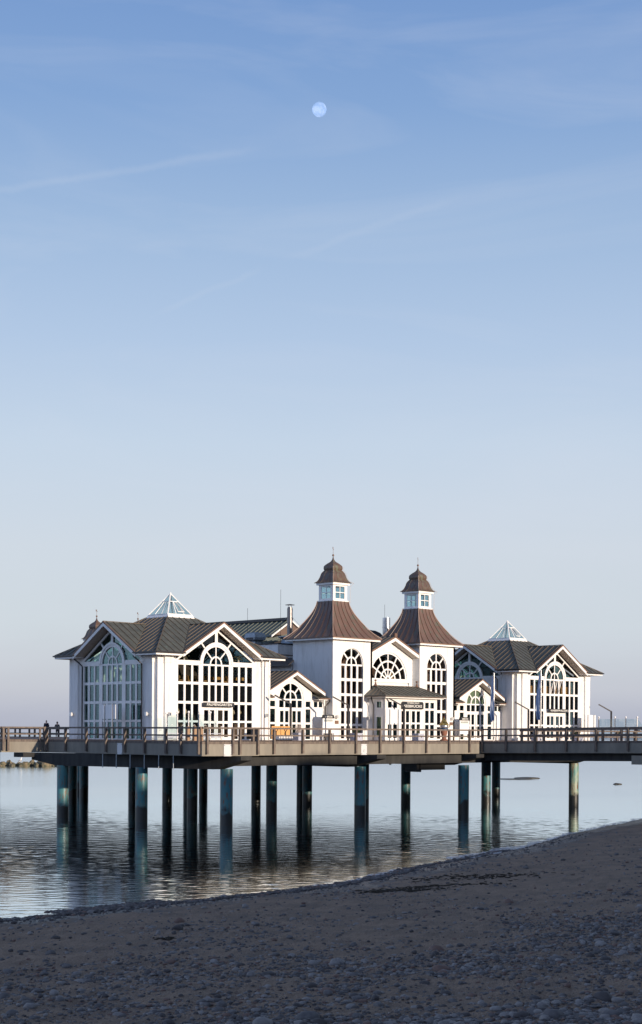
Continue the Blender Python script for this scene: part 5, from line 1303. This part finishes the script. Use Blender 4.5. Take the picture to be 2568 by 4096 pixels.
# gilded diving gondola model on a terracotta pedestal
e = empty('monument', (101.6, 86.9, DZ), label='silver globe with gilded crumpled cone on a terracotta pedestal before the right tower', cat='sculpture')
c = (101.6, 86.9, DZ)
mb = MB(); mb.lathe(c, [(.34, 0), (.34, .07), (.20, .12), (.16, .25), (.26, .55), (.30, .8), (.27, .86)], 20); mb.build('pedestal', BRICKC, e, smooth=50)
mb = MB(); mb.lathe(c, [(.33, .86), (.36, .9), (.36, 1.0), (.33, 1.02)], 24); mb.build('blue_collar', mat('blue_enamel', (.02, .07, .16), .4), e, smooth=50)
mb = MB(); mb.lathe(c, [(.30, 1.02), (.37, 1.12), (.36, 1.26), (.30, 1.38)], 24); mb.build('globe', mat('matt_silver', (.45, .46, .50), .35, metal=.8), e, smooth=80)
mb = MB(); mb.lathe(c, [(.40, 1.28), (.36, 1.42), (.24, 1.58), (.20, 1.70), (.06, 1.86), (.02, 1.95)], 9); mb.v = [(x + .03 * noise.noise(Vector((x * 9, y * 9, z * 6))), y + .05 * noise.noise(Vector((x * 7, y * 9, z * 6 + 4))), z) for x, y, z in mb.v]; mb.build('gilded_cone', GOLD, e)
mb = MB(); mb.ring(Fr((101.85, 86.62, DZ), Vector((.7, -.7, 0)), Vector((-.7, -.7, 0))), 0, 1.22, .07, .13, 0, 360, .06, .16, 14); mb.build('porthole_rim', GOLD, e)
mb = MB(); mb.lathe((101.6, 86.9, DZ + 1.98), [(.0, -.04), (.04, 0), (.0, .05)], 8, caps=False); mb.build('red_tip', mat('red_tip', (.45, .06, .03), .5), e, smooth=80)

# ---- furniture seen through the upper windows of the left pavilion
UF = DZ + 3.96
def chair(x, y, rz_, label):
    e = empty('wicker_chair', (0, 0, 0), label=label, cat='chair', group='wicker chairs upstairs in the left pavilion')
    mb = MB(); mb.box(WF, -.26, .26, -.26, .26, .36, .44); mb.build('seat', WICK, e)
    mb = MB(); mb.ring(Fr((0, .24, .44), (1, 0, 0), (0, 1, 0)), 0, .12, 0, .28, 0, 180, -.03, .03, 10); mb.box(WF, -.28, .28, .21, .27, .44, .56); mb.build('backrest', WICK, e)
    for sx_, sy_ in ((-1, -1), (1, -1), (-1, 1), (1, 1)):
        mb = MB(); mb.box(WF, sx_ * .22 - .02, sx_ * .22 + .02, sy_ * .22 - .02, sy_ * .22 + .02, 0, .36); mb.build('leg', WICK, e)
    e.location = (x, y, UF); e.rotation_euler = (0, 0, rz_); return e
def table(x, y, label):
    e = empty('cafe_table', (0, 0, 0), label=label, cat='table', group='cafe tables upstairs in the left pavilion')
    mb = MB(); mb.box(WF, -.45, .45, -.4, .4, .70, .74); mb.build('table_top', CLOTH, e)
    mb = MB(); mb.box(WF, -.47, .47, -.42, .42, .52, .695); mb.build('cloth', CLOTH, e)
    mb = MB(); mb.lathe((0, 0, 0), [(.25, 0), (.04, .05), (.04, .52)], 10); mb.build('pedestal', WICK, e)
    e.location = (x, y, UF); return e
tx = [(73.3, 88.7), (75.6, 88.6), (77.6, 88.9), (79.6, 88.6)]
for i, (x, y) in enumerate(tx):
    table(x, y, ['leftmost', 'second', 'third', 'rightmost'][i] + ' cafe table behind the upper front windows of the left pavilion')
    chair(x - .75, y + .1, R(100), ['leftmost', 'second', 'third', 'rightmost'][i] + ' table in the left pavilion, wicker chair on its left side')
    chair(x + .78, y - .05, R(-95), ['leftmost', 'second', 'third', 'rightmost'][i] + ' table in the left pavilion, wicker chair on its right side')
def flowers(x, y, z, label, col):
    e = empty('flower_vase', (x, y, z), label=label, cat='vase', group='flower vases on the gable sills'); rnd = random.Random(int(x * 10))
    mb = MB(); mb.lathe((x, y, z), [(.06, 0), (.09, .12), (.05, .25), (.07, .28)], 12); mb.build('vase', WHITE, e, smooth=50)
    mb = MB()
    for _ in range(40):
        c = Vector((x + rnd.gauss(0, .16), y + rnd.gauss(0, .08), z + .38 + rnd.gauss(0, .11))); r0 = rnd.uniform(.025, .05)
        mb.lathe(tuple(c), [(0, -r0), (r0, 0), (0, r0)], 5, caps=False)
    mb.build('blossom', col, e, clean=False)
FL1 = mat('cream_flowers', (.55, .45, .35), .8, var=(.1, .16, .06), vscale=14); FL2 = mat('green_plant', (.08, .18, .08), .8, var=(.4, .25, .08), vscale=12)
wb = MB(); 
flowers(73.9, 88.0, 11.42, 'vase of cream flowers on the left gable sill', FL1); flowers(79.2, 88.0, 11.42, 'vase of green leaves on the right gable sill', FL2)
# sills that carry them
for r_oot, xs_ in ((pavL, (73.9, 79.2)),):
    for x in xs_:
        mb = MB(); mb.box(WF, x - .8, x + .8, 87.7, 88.3, 11.34, 11.41); o = mb.build('sill', TRIM); 
        for v in o.data.vertices: v.co -= Vector((76.62, 93.0, DZ))
        o.parent = r_oot
def table_lamp(x, y, label):
    e = empty('table_lamp', (x, y, DZ + 1.5), label=label, cat='table lamp', group='table lamps behind the lower front windows'); z = DZ + 1.42
    mb = MB(); mb.lathe((x, y, z), [(.10, 0), (.02, .03), (.018, .5)], 8); mb.build('stem', GOLD, e, smooth=50)
    mb = MB(); mb.lathe((x, y, z + .5), [(.05, -.02), (.13, .08), (.12, .2), (.03, .36)], 12); mb.build('shade', LAMPS, e, smooth=60)
for i, x in enumerate((73.4, 74.1, 78.75, 79.4)): table_lamp(x, 88.05, ['leftmost', 'second', 'third', 'rightmost'][i] + ' cream table lamp behind the lower front windows of the left pavilion')
mb = MB(); mb.box(WF, 72.9, 80.2, 87.85, 88.3, DZ + 1.34, DZ + 1.42); mb.box(WF, 72.9, 80.2, 88.2, 88.28, DZ + .04, DZ + 1.34); mb.build('window_counter', INTF, label='long dark counter under the lamps inside the left pavilion', cat='counter', org=(76.5, 88, DZ))
# yellow wooden screens upstairs in the right pavilion
for i, (a, b) in enumerate(((114.3, 116.0), (116.8, 119.2), (119.9, 121.4))):
    e = empty('wooden_screen', ((a + b) / 2, 88.5, UF), label=['left', 'middle', 'right'][i] + ' yellow wooden screen behind the upper windows of the right pavilion', cat='screen', group='wooden screens upstairs in the right pavilion')
    mb = MB(); mb.box(WF, a, b, 88.3, 88.36, UF + .08, UF + 1.05); mb.build('panel', BLIND, e); mb = MB()
    for x in (a, b): mb.box(WF, x - .03, x + .03, 88.25, 88.41, UF, UF + 1.1)
    mb.build('frame', WICK, e)
# ================================================================== PEBBLES, STONES, WEED, ROCKS
import numpy as np
def ico(sub):
    b = bmesh.new(); bmesh.ops.create_icosphere(b, subdivisions=sub, radius=1); v = np.array([x.co[:] for x in b.verts]); f = np.array([[q.index for q in p.verts] for p in b.faces]); b.free(); return v, f
V1, F1 = ico(1); V2, F2 = ico(2)
rs = np.random.RandomState(5)
def pt(fd, lat):   # forward distance and lateral ratio to world
    r = fd * lat; return (fd + r) / math.sqrt(2), (fd - r) / math.sqrt(2)
def pebble_mesh(name, items, V, F, mats, **kw):
    """items: (x, y, z, sx, sy, sz, rot, material)"""
    n = len(items); A_ = np.array(items); nv = len(V)
    base = V[None, :, :] * A_[:, None, 3:6]
    base = base * (1 + .16 * rs.randn(n, 1, 3)).clip(.7, 1.4)
    base = base * (1 + .10 * rs.randn(n, nv, 1))
    c, s_ = np.cos(A_[:, 6])[:, None], np.sin(A_[:, 6])[:, None]
    X = base[:, :, 0] * c - base[:, :, 1] * s_ + A_[:, 0:1]; Y = base[:, :, 0] * s_ + base[:, :, 1] * c + A_[:, 1:2]; Z = base[:, :, 2] + A_[:, 2:3]
    vv = np.stack([X, Y, Z], -1).reshape(-1, 3); ff = (F[None] + (np.arange(n) * nv)[:, None, None]).reshape(-1, 3)
    me = bpy.data.meshes.new(name); me.vertices.add(len(vv)); me.vertices.foreach_set('co', vv.ravel().astype(np.float32))
    me.loops.add(ff.size); me.loops.foreach_set('vertex_index', ff.ravel().astype(np.int32))
    me.polygons.add(len(ff)); me.polygons.foreach_set('loop_start', (np.arange(len(ff)) * 3).astype(np.int32))
    for m in mats: me.materials.append(m)
    me.polygons.foreach_set('material_index', np.repeat(A_[:, 7].astype(np.int32), len(F)))
    me.polygons.foreach_set('use_smooth', np.ones(len(ff), bool)); me.update(calc_edges=True); me.validate()
    o = bpy.data.objects.new(name, me); COL.objects.link(o); tag(o, **kw); return o
def gz(x, y): z = ground(x, y); return z + bumps(x, y, z)
items = []; big = []
tries = 0
while len(items) < 42000 and tries < 500000:
    tries += 1
    fd = 22 + 75 * rs.rand() ** 1.9; lat = rs.uniform(-.225, .225); x, y = pt(fd, lat)
    d = (shore_s(x) - y) * .92
    if d < .05: continue
    # density: coarse shingle near the camera, sandy belt in the middle, dark line along the water
    patch = noise.noise(Vector((x * .16, y * .16, 3))) + .5 * noise.noise(Vector((x * .6, y * .6, 7)))
    if d < 2.2: dens = .5
    elif d < 9: dens = .05 + .25 * max(0, patch)
    else: dens = min(1, .12 + .045 * (d - 9)) * (0.45 + 1.3 * max(-.25, patch))
    if rs.rand() > dens: continue
    r = math.exp(rs.normal(-3.6, .50))
    if d < 2.2: r *= .9
    if d > 16: r *= .95
    mt = rs.choice(4, p=[.42, .27, .19, .12]) if d > 2.2 else rs.choice(4, p=[.35, .05, .5, .10])
    it = (x, y, gz(x, y) + r * .12, r * 1.15, r * .95, r * .62, rs.uniform(0, 6.28), mt)
    if r > .070 and d > 3 and len(big) < 120 and fd < 45: big.append(it)
    else: items.append(it)
small = [i for i in items if i[3] < .05]; mid = [i for i in items if i[3] >= .05]
pebble_mesh('shingle', small, V1, F1, STONES, kind='stuff', label='small mixed pebbles scattered over the sand', cat='pebbles')
pebble_mesh('coarse_shingle', mid, V2, F2, STONES, kind='stuff', label='larger rounded pebbles in drifts on the sand', cat='pebbles')
# dark wet shingle heaps along the water: a low spit and the swash line
items = []
for _ in range(5200):
    u = rs.rand()
    if u < .45:     # spit running out into the water at the left
        t = rs.rand(); fx = lerp(54.6, 57.9, t) + rs.normal(0, .16 + .25 * t); lt = lerp(-.169, -.100, t ** .9) + rs.normal(0, .003); x, y = pt(fx, lt); h = .05 * rs.rand()
        z = max(gz(x, y), -.06) + h * .8
    else:
        xx = rs.uniform(24, 66); yy = shore_s(xx) - (rs.rand() ** 1.4) * (1.7 if xx < 52 else .8) + .15; x, y = xx, yy; z = gz(x, y) + .03
    r = math.exp(rs.normal(-2.85, .33)); items.append((x, y, z, r * 1.1, r, r * .7, rs.uniform(0, 6.28), rs.choice(4, p=[.30, .04, .54, .12])))
pebble_mesh('wet_shingle', items, V2, F2, STONES, kind='stuff', label='dark wet shingle heaped along the waterline', cat='pebbles')
# the largest single stones
protos = []
for i, it in enumerate(big):
    b = bmesh.new(); me = None
    if i < 12:
        bmesh.ops.create_icosphere(b, subdivisions=3, radius=1)
        for v in b.verts: v.co *= 1 + .13 * noise.noise(v.co * 1.3 + Vector((i * 5, 0, 0)))
        me = bpy.data.meshes.new('stone'); b.to_mesh(me); me.polygons.foreach_set('use_smooth', [True] * len(me.polygons)); me.materials.append(STONES[(0, 1, 2, 3, 0, 1)[i % 6]]); protos.append(me)
    b.free(); o = bpy.data.objects.new('stone', protos[i % 12]); COL.objects.link(o)
    o.location = it[:3]; o.scale = it[3:6]; o.rotation_euler = (0, 0, it[6])
    kd = ('mid grey', 'pale grey', 'dark', 'reddish', 'mid grey', 'pale grey')[(i % 12) % 6]
    tag(o, 'large rounded %s stone half sunk in the sand of the near beach' % kd, 'stone', 'larger rounded %s stones on the near beach' % kd)
# seaweed tangles
items = []
for cx0, cy0, L_, k in ((3350, 0, 0, 0),) * 0: pass
def weed(fd0, lat0, n, sx_, sy_, label):
    its = []
    for _ in range(n):
        fd = fd0 + rs.normal(0, sy_); la = lat0 + rs.normal(0, sx_); x, y = pt(fd, la); its.append((x, y, gz(x, y) + .015, rs.uniform(.05, .16), rs.uniform(.02, .05), rs.uniform(.008, .03), rs.uniform(0, 6.28), 0))
    pebble_mesh('seaweed', its, V1, F1, [WEED], kind='stuff', label=label, cat='seaweed')
weed(57.5, .050, 420, .013, .35, 'dark seaweed heap washed up on the sand mid beach'); weed(63, .10, 260, .022, .9, 'loose dark seaweed strands nearer the water')
weed(41.5, -.098, 50, .003, .12, 'small dark tuft of weed on the sand at left'); weed(59, .075, 200, .02, .3, 'thin line of dark weed along the old tide mark')

# breakwater far out at the left
def boulder(x, y, z, sx_, sy_, sz_, seed, label):
    b = bmesh.new(); bmesh.ops.create_icosphere(b, subdivisions=4, radius=1)
    for v in b.verts:
        p = v.co.copy(); k = 1 + .35 * noise.noise(p * 1.1 + Vector((seed, 0, 0))) + .13 * noise.noise(p * 2.7 + Vector((seed, 4, 0)))
        v.co = p * k; v.co.z = max(v.co.z, -.6)
        q = 2.2; v.co = Vector((v.co.x * sx_, v.co.y * sy_, v.co.z * sz_))
    me = bpy.data.meshes.new('boulder'); b.to_mesh(me); b.free(); me.materials.append(ROCK)
    me.polygons.foreach_set('use_smooth', [True] * len(me.polygons)); me.set_sharp_from_angle(angle=R(28))
    o = bpy.data.objects.new('boulder', me); COL.objects.link(o); o.location = (x, y, z); o.rotation_euler = (0, 0, R(45) + seed)
    tag(o, label, 'boulder', 'boulders of the far breakwater')
bx = [(-12, 14, .5), (10, 15, .75), (38, 14, .95), (52, 9, .55), (70, 9, .42), (84, 11, .6), (100, 12, .75), (117, 9, .6), (133, 13, .95), (146, 8, .6), (158, 12, .85), (172, 9, .7), (184, 13, 1.0), (200, 12, .85), (214, 9, .55), (228, 7, .3), (-35, 14, .7), (-55, 12, .6)]
for i, (px, wd, h) in enumerate(bx):
    F_ = 283 + (i % 3) * 1.3; la = (px - 1284) / 6310; x, y = pt(F_, la)
    boulder(x, y, .08, wd * .052, .9, h * .92, i * 3.7, 'brown breakwater boulder, number %s from the left in the far row' % ['three','four','five','six','seven','eight','nine','ten','eleven','twelve','thirteen','fourteen','fifteen','sixteen','seventeen','eighteen','two','one'][i])
# low stones and bars awash at the right
WROCK = mat('wet_weedy_rock', (.05, .042, .03), .5, var=(.09, .075, .05), vscale=2, bump=.8, bscale=5, bdist=.1)
def awash(fd, la, sx_, sy_, sz_, label):
    x, y = pt(fd, la); b = bmesh.new(); bmesh.ops.create_icosphere(b, subdivisions=3, radius=1)
    for v in b.verts: v.co *= 1 + .3 * noise.noise(v.co * 1.5 + Vector((fd, 0, 0))); v.co = Vector((v.co.x * sx_, v.co.y * sy_, v.co.z * sz_))
    me = bpy.data.meshes.new('sea_rock'); b.to_mesh(me); b.free(); me.materials.append(WROCK); me.polygons.foreach_set('use_smooth', [True] * len(me.polygons))
    o = bpy.data.objects.new('sea_rock', me); COL.objects.link(o); o.location = (x, y, 0); o.rotation_euler = (0, 0, R(-45)); tag(o, label, 'rock', 'dark rocks awash at the right')
awash(219, .123, 2.6, 3.0, .075, 'long low dark rock bar in the water left of the sunlit pile')
awash(224, .131, 1.8, 1.5, .16, 'small dark rock bar behind the long one in the water')
awash(199, .188, .55, .5, .16, 'small dark rock in the water at the far right')
awash(201, .1605, .3, .3, .15, 'tiny dark rock just right of the sunlit pile')

# foam line on the wet sand
vs = []; fs = []
k = 0
for i in range(340):
    x = 45 + i * .16; y0 = shore_s(x); w = .5 + 1.1 * max(0, noise.noise(Vector((x * .5, 2, 0))) + .25) + (1.5 if 60 < x < 69 else 0) * (0.6 + .4 * noise.noise(Vector((x * 2, 0, 0))))
    o_ = .35 * noise.noise(Vector((x * .35, 0, 4))) + .10 * noise.noise(Vector((x * 2.1, 0, 4)))
    for t in (0, 1): y = y0 + o_ + (t - .5) * w; vs.append((x, y, max(gz(x, y), 0) + .035))
    if i: fs.append((2 * i - 2, 2 * i - 1, 2 * i + 1, 2 * i))
def foam_mat():
    m = bpy.data.materials.new('swash_foam'); m.use_nodes = True; t = m.node_tree; p = t.nodes['Principled BSDF']
    p.inputs['Base Color'].default_value = (.62, .62, .66, 1); p.inputs['Roughness'].default_value = .6
    g = N(t, 'ShaderNodeNewGeometry'); n = N(t, 'ShaderNodeTexNoise'); setin(n, Scale=4.5, Detail=6, Roughness=.75); t.links.new(g.outputs['Position'], n.inputs[0])
    r = N(t, 'ShaderNodeMapRange'); setin(r, From_Min=.44, From_Max=.55, To_Min=0, To_Max=1); t.links.new(n.outputs[0], r.inputs[0]); t.links.new(r.outputs[0], p.inputs['Alpha']); return m
mb = MB(); mb.add(vs, fs); mb.build('swash_foam', foam_mat(), kind='stuff', label='thin broken line of white foam at the water edge', cat='foam', clean=False)

# ================================================================== MOON, GULLS, PEOPLE
D_ = 3000.
mx, my = D_ * (1 / math.sqrt(2)) * (1 - .0034), D_ * (1 / math.sqrt(2)) * (1 + .0034)
b = bmesh.new(); bmesh.ops.create_uvsphere(b, u_segments=48, v_segments=32, radius=13.6); me = bpy.data.meshes.new('moon'); b.to_mesh(me); b.free(); me.polygons.foreach_set('use_smooth', [True] * len(me.polygons))
mm_ = bpy.data.materials.new('moon_surface'); mm_.use_nodes = True; t = mm_.node_tree; t.nodes.clear()
o_ = N(t, 'ShaderNodeOutputMaterial'); ad = N(t, 'ShaderNodeAddShader'); df = N(t, 'ShaderNodeBsdfDiffuse'); tp = N(t, 'ShaderNodeBsdfTransparent')
tcn = N(t, 'ShaderNodeTexCoord'); n = N(t, 'ShaderNodeTexNoise'); setin(n, Scale=.11, Detail=6, Roughness=.6); t.links.new(tcn.outputs['Object'], n.inputs[0])
r = N(t, 'ShaderNodeValToRGB'); r.color_ramp.elements[0].position = .42; r.color_ramp.elements[1].position = .6; r.color_ramp.elements[0].color = (.055, .085, .15, 1); r.color_ramp.elements[1].color = (.14, .17, .23, 1)
t.links.new(n.outputs[0], r.inputs[0]); t.links.new(r.outputs[0], df.inputs[0]); t.links.new(df.outputs[0], ad.inputs[0]); t.links.new(tp.outputs[0], ad.inputs[1]); t.links.new(ad.outputs[0], o_.inputs[0])
me.materials.append(mm_); moon = bpy.data.objects.new('moon', me); COL.objects.link(moon); moon.location = (mx, my, EZ + (2932 - 438) / 6310 * D_)
tag(moon, 'pale gibbous daytime moon in the blue sky', 'moon')

def gull(x, y, z, s_, label, flying=False, rzt=0):
    e = empty('seagull', (0, 0, 0), label=label, cat='gull')
    mb = MB()
    prof = [(-.30, .0, .02), (-.22, .05, .05), (-.08, .085, .085), (.06, .09, .095), (.16, .07, .12), (.22, .045, .17), (.26, .05, .21), (.31, .035, .215), (.335, .008, .205)]
    pts = [(a, 0, c) for a, _b, c in prof]; mb.tube([(a, 0, c) for a, r_, c in prof], [max(.006, r_) for a, r_, c in prof], 12); mb.build('body', GULLW, e, smooth=60)
    mb = MB(); mb.tube([(.33, 0, .205), (.38, 0, .195)], [.012, .003], 6); mb.build('beak', BEAK, e)
    for sg in (-1, 1):
        mb = MB()
        if flying: mb.add([(.12, sg * .05, .12), (.10, sg * .35, .30), (-.02, sg * .62, .22), (-.06, sg * .60, .21), (-.02, sg * .33, .285), (-.10, sg * .05, .10), (.12, sg * .05, .10), (.10, sg * .35, .285), (-.02, sg * .62, .21), (-.06, sg * .60, .20), (-.02, sg * .33, .27), (-.10, sg * .05, .085)],
                   [(0, 1, 4, 5), (1, 2, 3, 4), (6, 11, 10, 7), (7, 10, 9, 8), (0, 6, 7, 1), (1, 7, 8, 2), (5, 4, 10, 11), (4, 3, 9, 10), (2, 8, 9, 3)])
        else: mb.tube([(.10, sg * .075, .09), (-.08, sg * .085, .08), (-.34, sg * .02, .03)], [.03, .05, .008], 8)
        mb.build('wing', GULLG, e, smooth=60)
        if not flying:
            mb = MB(); mb.tube([(.02, sg * .04, .02), (.02, sg * .04, -.13)], .009, 5); mb.build('leg', BEAK, e)
    e.location = (x, y, z); e.scale = (s_, s_, s_); e.rotation_euler = (0, R(-35) if not flying else 0, rzt)
x, y = pt(282.6, (83 - 1284) / 6310); gull(x, y, .92, 1.9, 'white gull standing on a breakwater boulder at the left', rzt=R(-30))
x, y = pt(150, (1561 - 1284) / 6310); gull(x, y, EZ - (3059 - 2933) / 6310 * 150, 1.0, 'small white gull flying low over the water under the pier', True, R(200))

def skin_body(name, verts, edges, radii, root_i, m, parent, sub=2):
    me = bpy.data.meshes.new(name); me.from_pydata(verts, edges, []); o = bpy.data.objects.new(name, me); COL.objects.link(o); o.parent = parent; ORG[o.name] = Vector()
    sk = o.modifiers.new('skin', 'SKIN'); sk.use_smooth_shade = True
    for i, r in enumerate(radii):
        o.data.skin_vertices[0].data[i].radius = r if isinstance(r, tuple) else (r, r)
        o.data.skin_vertices[0].data[i].use_root = (i == root_i)
    sb = o.modifiers.new('sub', 'SUBSURF'); sb.levels = sub; sb.render_levels = sub
    dg = bpy.context.evaluated_depsgraph_get(); dg.update()
    m2 = bpy.data.meshes.new_from_object(o.evaluated_get(dg)); o.modifiers.clear(); o.data = m2; m2.materials.clear(); m2.materials.append(m)
    m2.polygons.foreach_set('use_smooth', [True] * len(m2.polygons)); return o
def person(loc, rzt, H, label, coat, hood=False, arms='pockets', lean=0.0, hair=HAIR, long_coat=False):
    """faces local -Y; one skinned body from feet to head with five fingers per hand, clothes over it"""
    k = H / 1.75; e = empty('person', (0, 0, 0), label=label, cat='person')
    P = [(0, 0, .95), (0, 0, 1.12), (0, 0 - lean * .3, 1.30), (0, -lean * .55, 1.43), (0, -lean * .7, 1.52), (0, -lean * .75 - .01, 1.60), (0, -lean * .8 - .01, 1.68)]
    rad = [(.15, .11), (.13, .10), (.16, .11), (.12, .085), (.05, .055), (.078, .09), (.07, .08)]
    Ed = [(i, i + 1) for i in range(6)]
    for sg in (-1, 1):
        b0 = len(P); P += [(sg * .09, 0, .88), (sg * .105, -.01, .48), (sg * .11, .02, .09), (sg * .12, -.13, .04)]; rad += [.085, .058, .042, .035]; Ed += [(0, b0), (b0, b0 + 1), (b0 + 1, b0 + 2), (b0 + 2, b0 + 3)]
        b0 = len(P)
        if arms == 'pockets': A_ = [(sg * .19, -lean * .5, 1.40), (sg * .27, .04, 1.14), (sg * .20, -.13, .96)]
        else: A_ = [(sg * .19, -lean * .5, 1.40), (sg * .22, -.30 - lean * .5, 1.28), (sg * .16, -.58 - lean * .5, 1.34)]
        P += A_; rad += [.058, .045, .032]; Ed += [(3, b0), (b0, b0 + 1), (b0 + 1, b0 + 2)]
        wv = Vector(A_[2]); dr = (wv - Vector(A_[1])).normalized(); pl = wv + dr * .06; pi = len(P); P.append(tuple(pl)); rad.append((.036, .020)); Ed.append((b0 + 2, pi))
        sd_ = dr.cross(Vector((0, 0, 1))).normalized()
        for fi, (off, ln) in enumerate(((-.027, .062), (-.009, .075), (.009, .072), (.026, .055))):
            a = pl + dr * .03 + sd_ * off; c_ = a + dr * ln * .6 + Vector((0, 0, -.012)); q = c_ + dr * ln * .3 + Vector((0, 0, -.022)); j = len(P)
            P += [tuple(a), tuple(c_), tuple(q)]; rad += [.009, .0085, .007]; Ed += [(pi, j), (j, j + 1), (j + 1, j + 2)]
        a = pl - dr * .02 + sd_ * (-sg * .035); j = len(P); P += [tuple(a), tuple(a + dr * .035 + sd_ * (-sg * .02))]; rad += [.011, .009]; Ed += [(pi, j), (j, j + 1)]
    P = [(a * k, b_ * k, c * k) for a, b_, c in P]; rad = [tuple(x * k for x in r) if isinstance(r, tuple) else r * k for r in rad]
    body = skin_body('body', P, Ed, rad, 0, SKIN, e)
    hd = Vector((0, -lean * .78 - .01, 1.635)) * k
    mb = MB(); mb.tube([hd + Vector((0, -.088, .01)) * k, hd + Vector((0, -.115, -.018)) * k, hd + Vector((0, -.09, -.028)) * k], [.008 * k, .014 * k, .012 * k], 6)
    for sg in (-1, 1): mb.lathe(tuple(hd + Vector((sg * .085, .005, -.01)) * k), [(0, -.03 * k), (.014 * k, 0), (0, .03 * k)], 8, caps=False)
    mb.build('nose_and_ears', SKIN, e)
    mb = MB()
    for sg in (-1, 1): mb.lathe(tuple(hd + Vector((sg * .032, -.083, .012)) * k), [(0, -.009 * k), (.011 * k, 0), (0, .009 * k)], 8, caps=False)
    mb.build('eyes', BLACK, e); mb = MB(); mb.beam(hd + Vector((-.025, -.088, -.055)) * k, hd + Vector((.025, -.088, -.055)) * k, .006, .008); mb.build('mouth', mat('lips', (.35, .13, .11), .6), e)
    # hair or hood: a cap open at the face
    b = bmesh.new(); bmesh.ops.create_uvsphere(b, u_segments=20, v_segments=14, radius=1)
    rr2 = (.115, .125, .14) if hood else (.090, .102, .10)
    for v in list(b.verts):
        if v.co.y < -.25 and v.co.z < (.62 if not hood else .72): b.verts.remove(v)
        elif not hood and v.co.z < -.35: b.verts.remove(v)
    me = bpy.data.meshes.new('hood' if hood else 'hair'); b.to_mesh(me); b.free()
    for v in me.vertices: v.co = hd + Vector((v.co.x * rr2[0], v.co.y * rr2[1] + .012, v.co.z * rr2[2] + .02)) * k
    me.materials.append(coat if hood else hair); me.polygons.foreach_set('use_smooth', [True] * len(me.polygons)); o = bpy.data.objects.new(me.name, me); COL.objects.link(o); o.parent = e
    # coat: torso and sleeves; trousers
    C_ = [(0, .0, .62 if long_coat else .84), (0, 0, .98), (0, 0, 1.14), (0, -lean * .3, 1.32), (0, -lean * .55, 1.44), (0, -lean * .62, 1.475)]; cr_ = [(.21, .17), (.19, .145), (.175, .13), (.195, .14), (.15, .11), (.075, .075)]; ce = [(i, i + 1) for i in range(5)]
    for sg in (-1, 1):
        b0 = len(C_)
        A_ = [(sg * .19, -lean * .5, 1.395), (sg * .275, .04, 1.14), (sg * .22, -.10, .99)] if arms == 'pockets' else [(sg * .19, -lean * .5, 1.395), (sg * .22, -.30 - lean * .5, 1.28), (sg * .17, -.53 - lean * .5, 1.33)]
        C_ += A_; cr_ += [.08, .066, .05]; ce += [(4, b0), (b0, b0 + 1), (b0 + 1, b0 + 2)]
    skin_body('coat', [(a * k, b_ * k, c * k) for a, b_, c in C_], ce, [tuple(x * k for x in r) if isinstance(r, tuple) else r * k for r in cr_], 1, coat, e)
    T_ = [(0, 0, .93)]; tr_ = [(.165, .13)]; te = []
    for sg in (-1, 1):
        b0 = len(T_); T_ += [(sg * .09, 0, .86), (sg * .105, -.01, .48), (sg * .11, .02, .07)]; tr_ += [.10, .072, .06]; te += [(0, b0), (b0, b0 + 1), (b0 + 1, b0 + 2)]
    skin_body('trousers', [(a * k, b_ * k, c * k) for a, b_, c in T_], te, [tuple(x * k for x in r) if isinstance(r, tuple) else r * k for r in tr_], 0, TROU, e)
    for sg in (-1, 1):
        mb = MB(); mb.tube([(sg * .11 * k, .07 * k, .045), (sg * .115 * k, -.04 * k, .05), (sg * .12 * k, -.17 * k, .035)], [.045 * k, .05 * k, .04 * k], 8); mb.build('shoe', BLACK, e, smooth=60)
    e.location = loc; e.rotation_euler = (0, 0, rzt); return e
person((98.9, 140.6, DZ - .02), R(-60), 1.78, 'person in dark navy coat with short hair standing at the far left railing', COATN, hair=mat('grey_hair', (.12, .11, .10), .8))
person((100.1, 140.3, DZ - .02), R(-30), 1.62, 'person in a hooded grey coat standing right of the other by the railing', COATG, hood=True, long_coat=True)
pr_ = person((118.1, 78.95, DZ - .02), R(60), 1.30, 'small figure in dark blue jacket leaning out with a fishing rod at right', COATN, arms='reach', lean=.25)
mb = MB(); mb.tube([(118.6, 78.55, DZ + 1.0), (119.4, 77.9, DZ + 2.0), (120.6, 77.0, DZ + 3.9)], [.035, .03, .012], 6); mb.build('fishing_rod', BLACK, label='long dark fishing rod held up at the right edge', cat='fishing rod', org=(118.6, 78.55, DZ + 1.0))
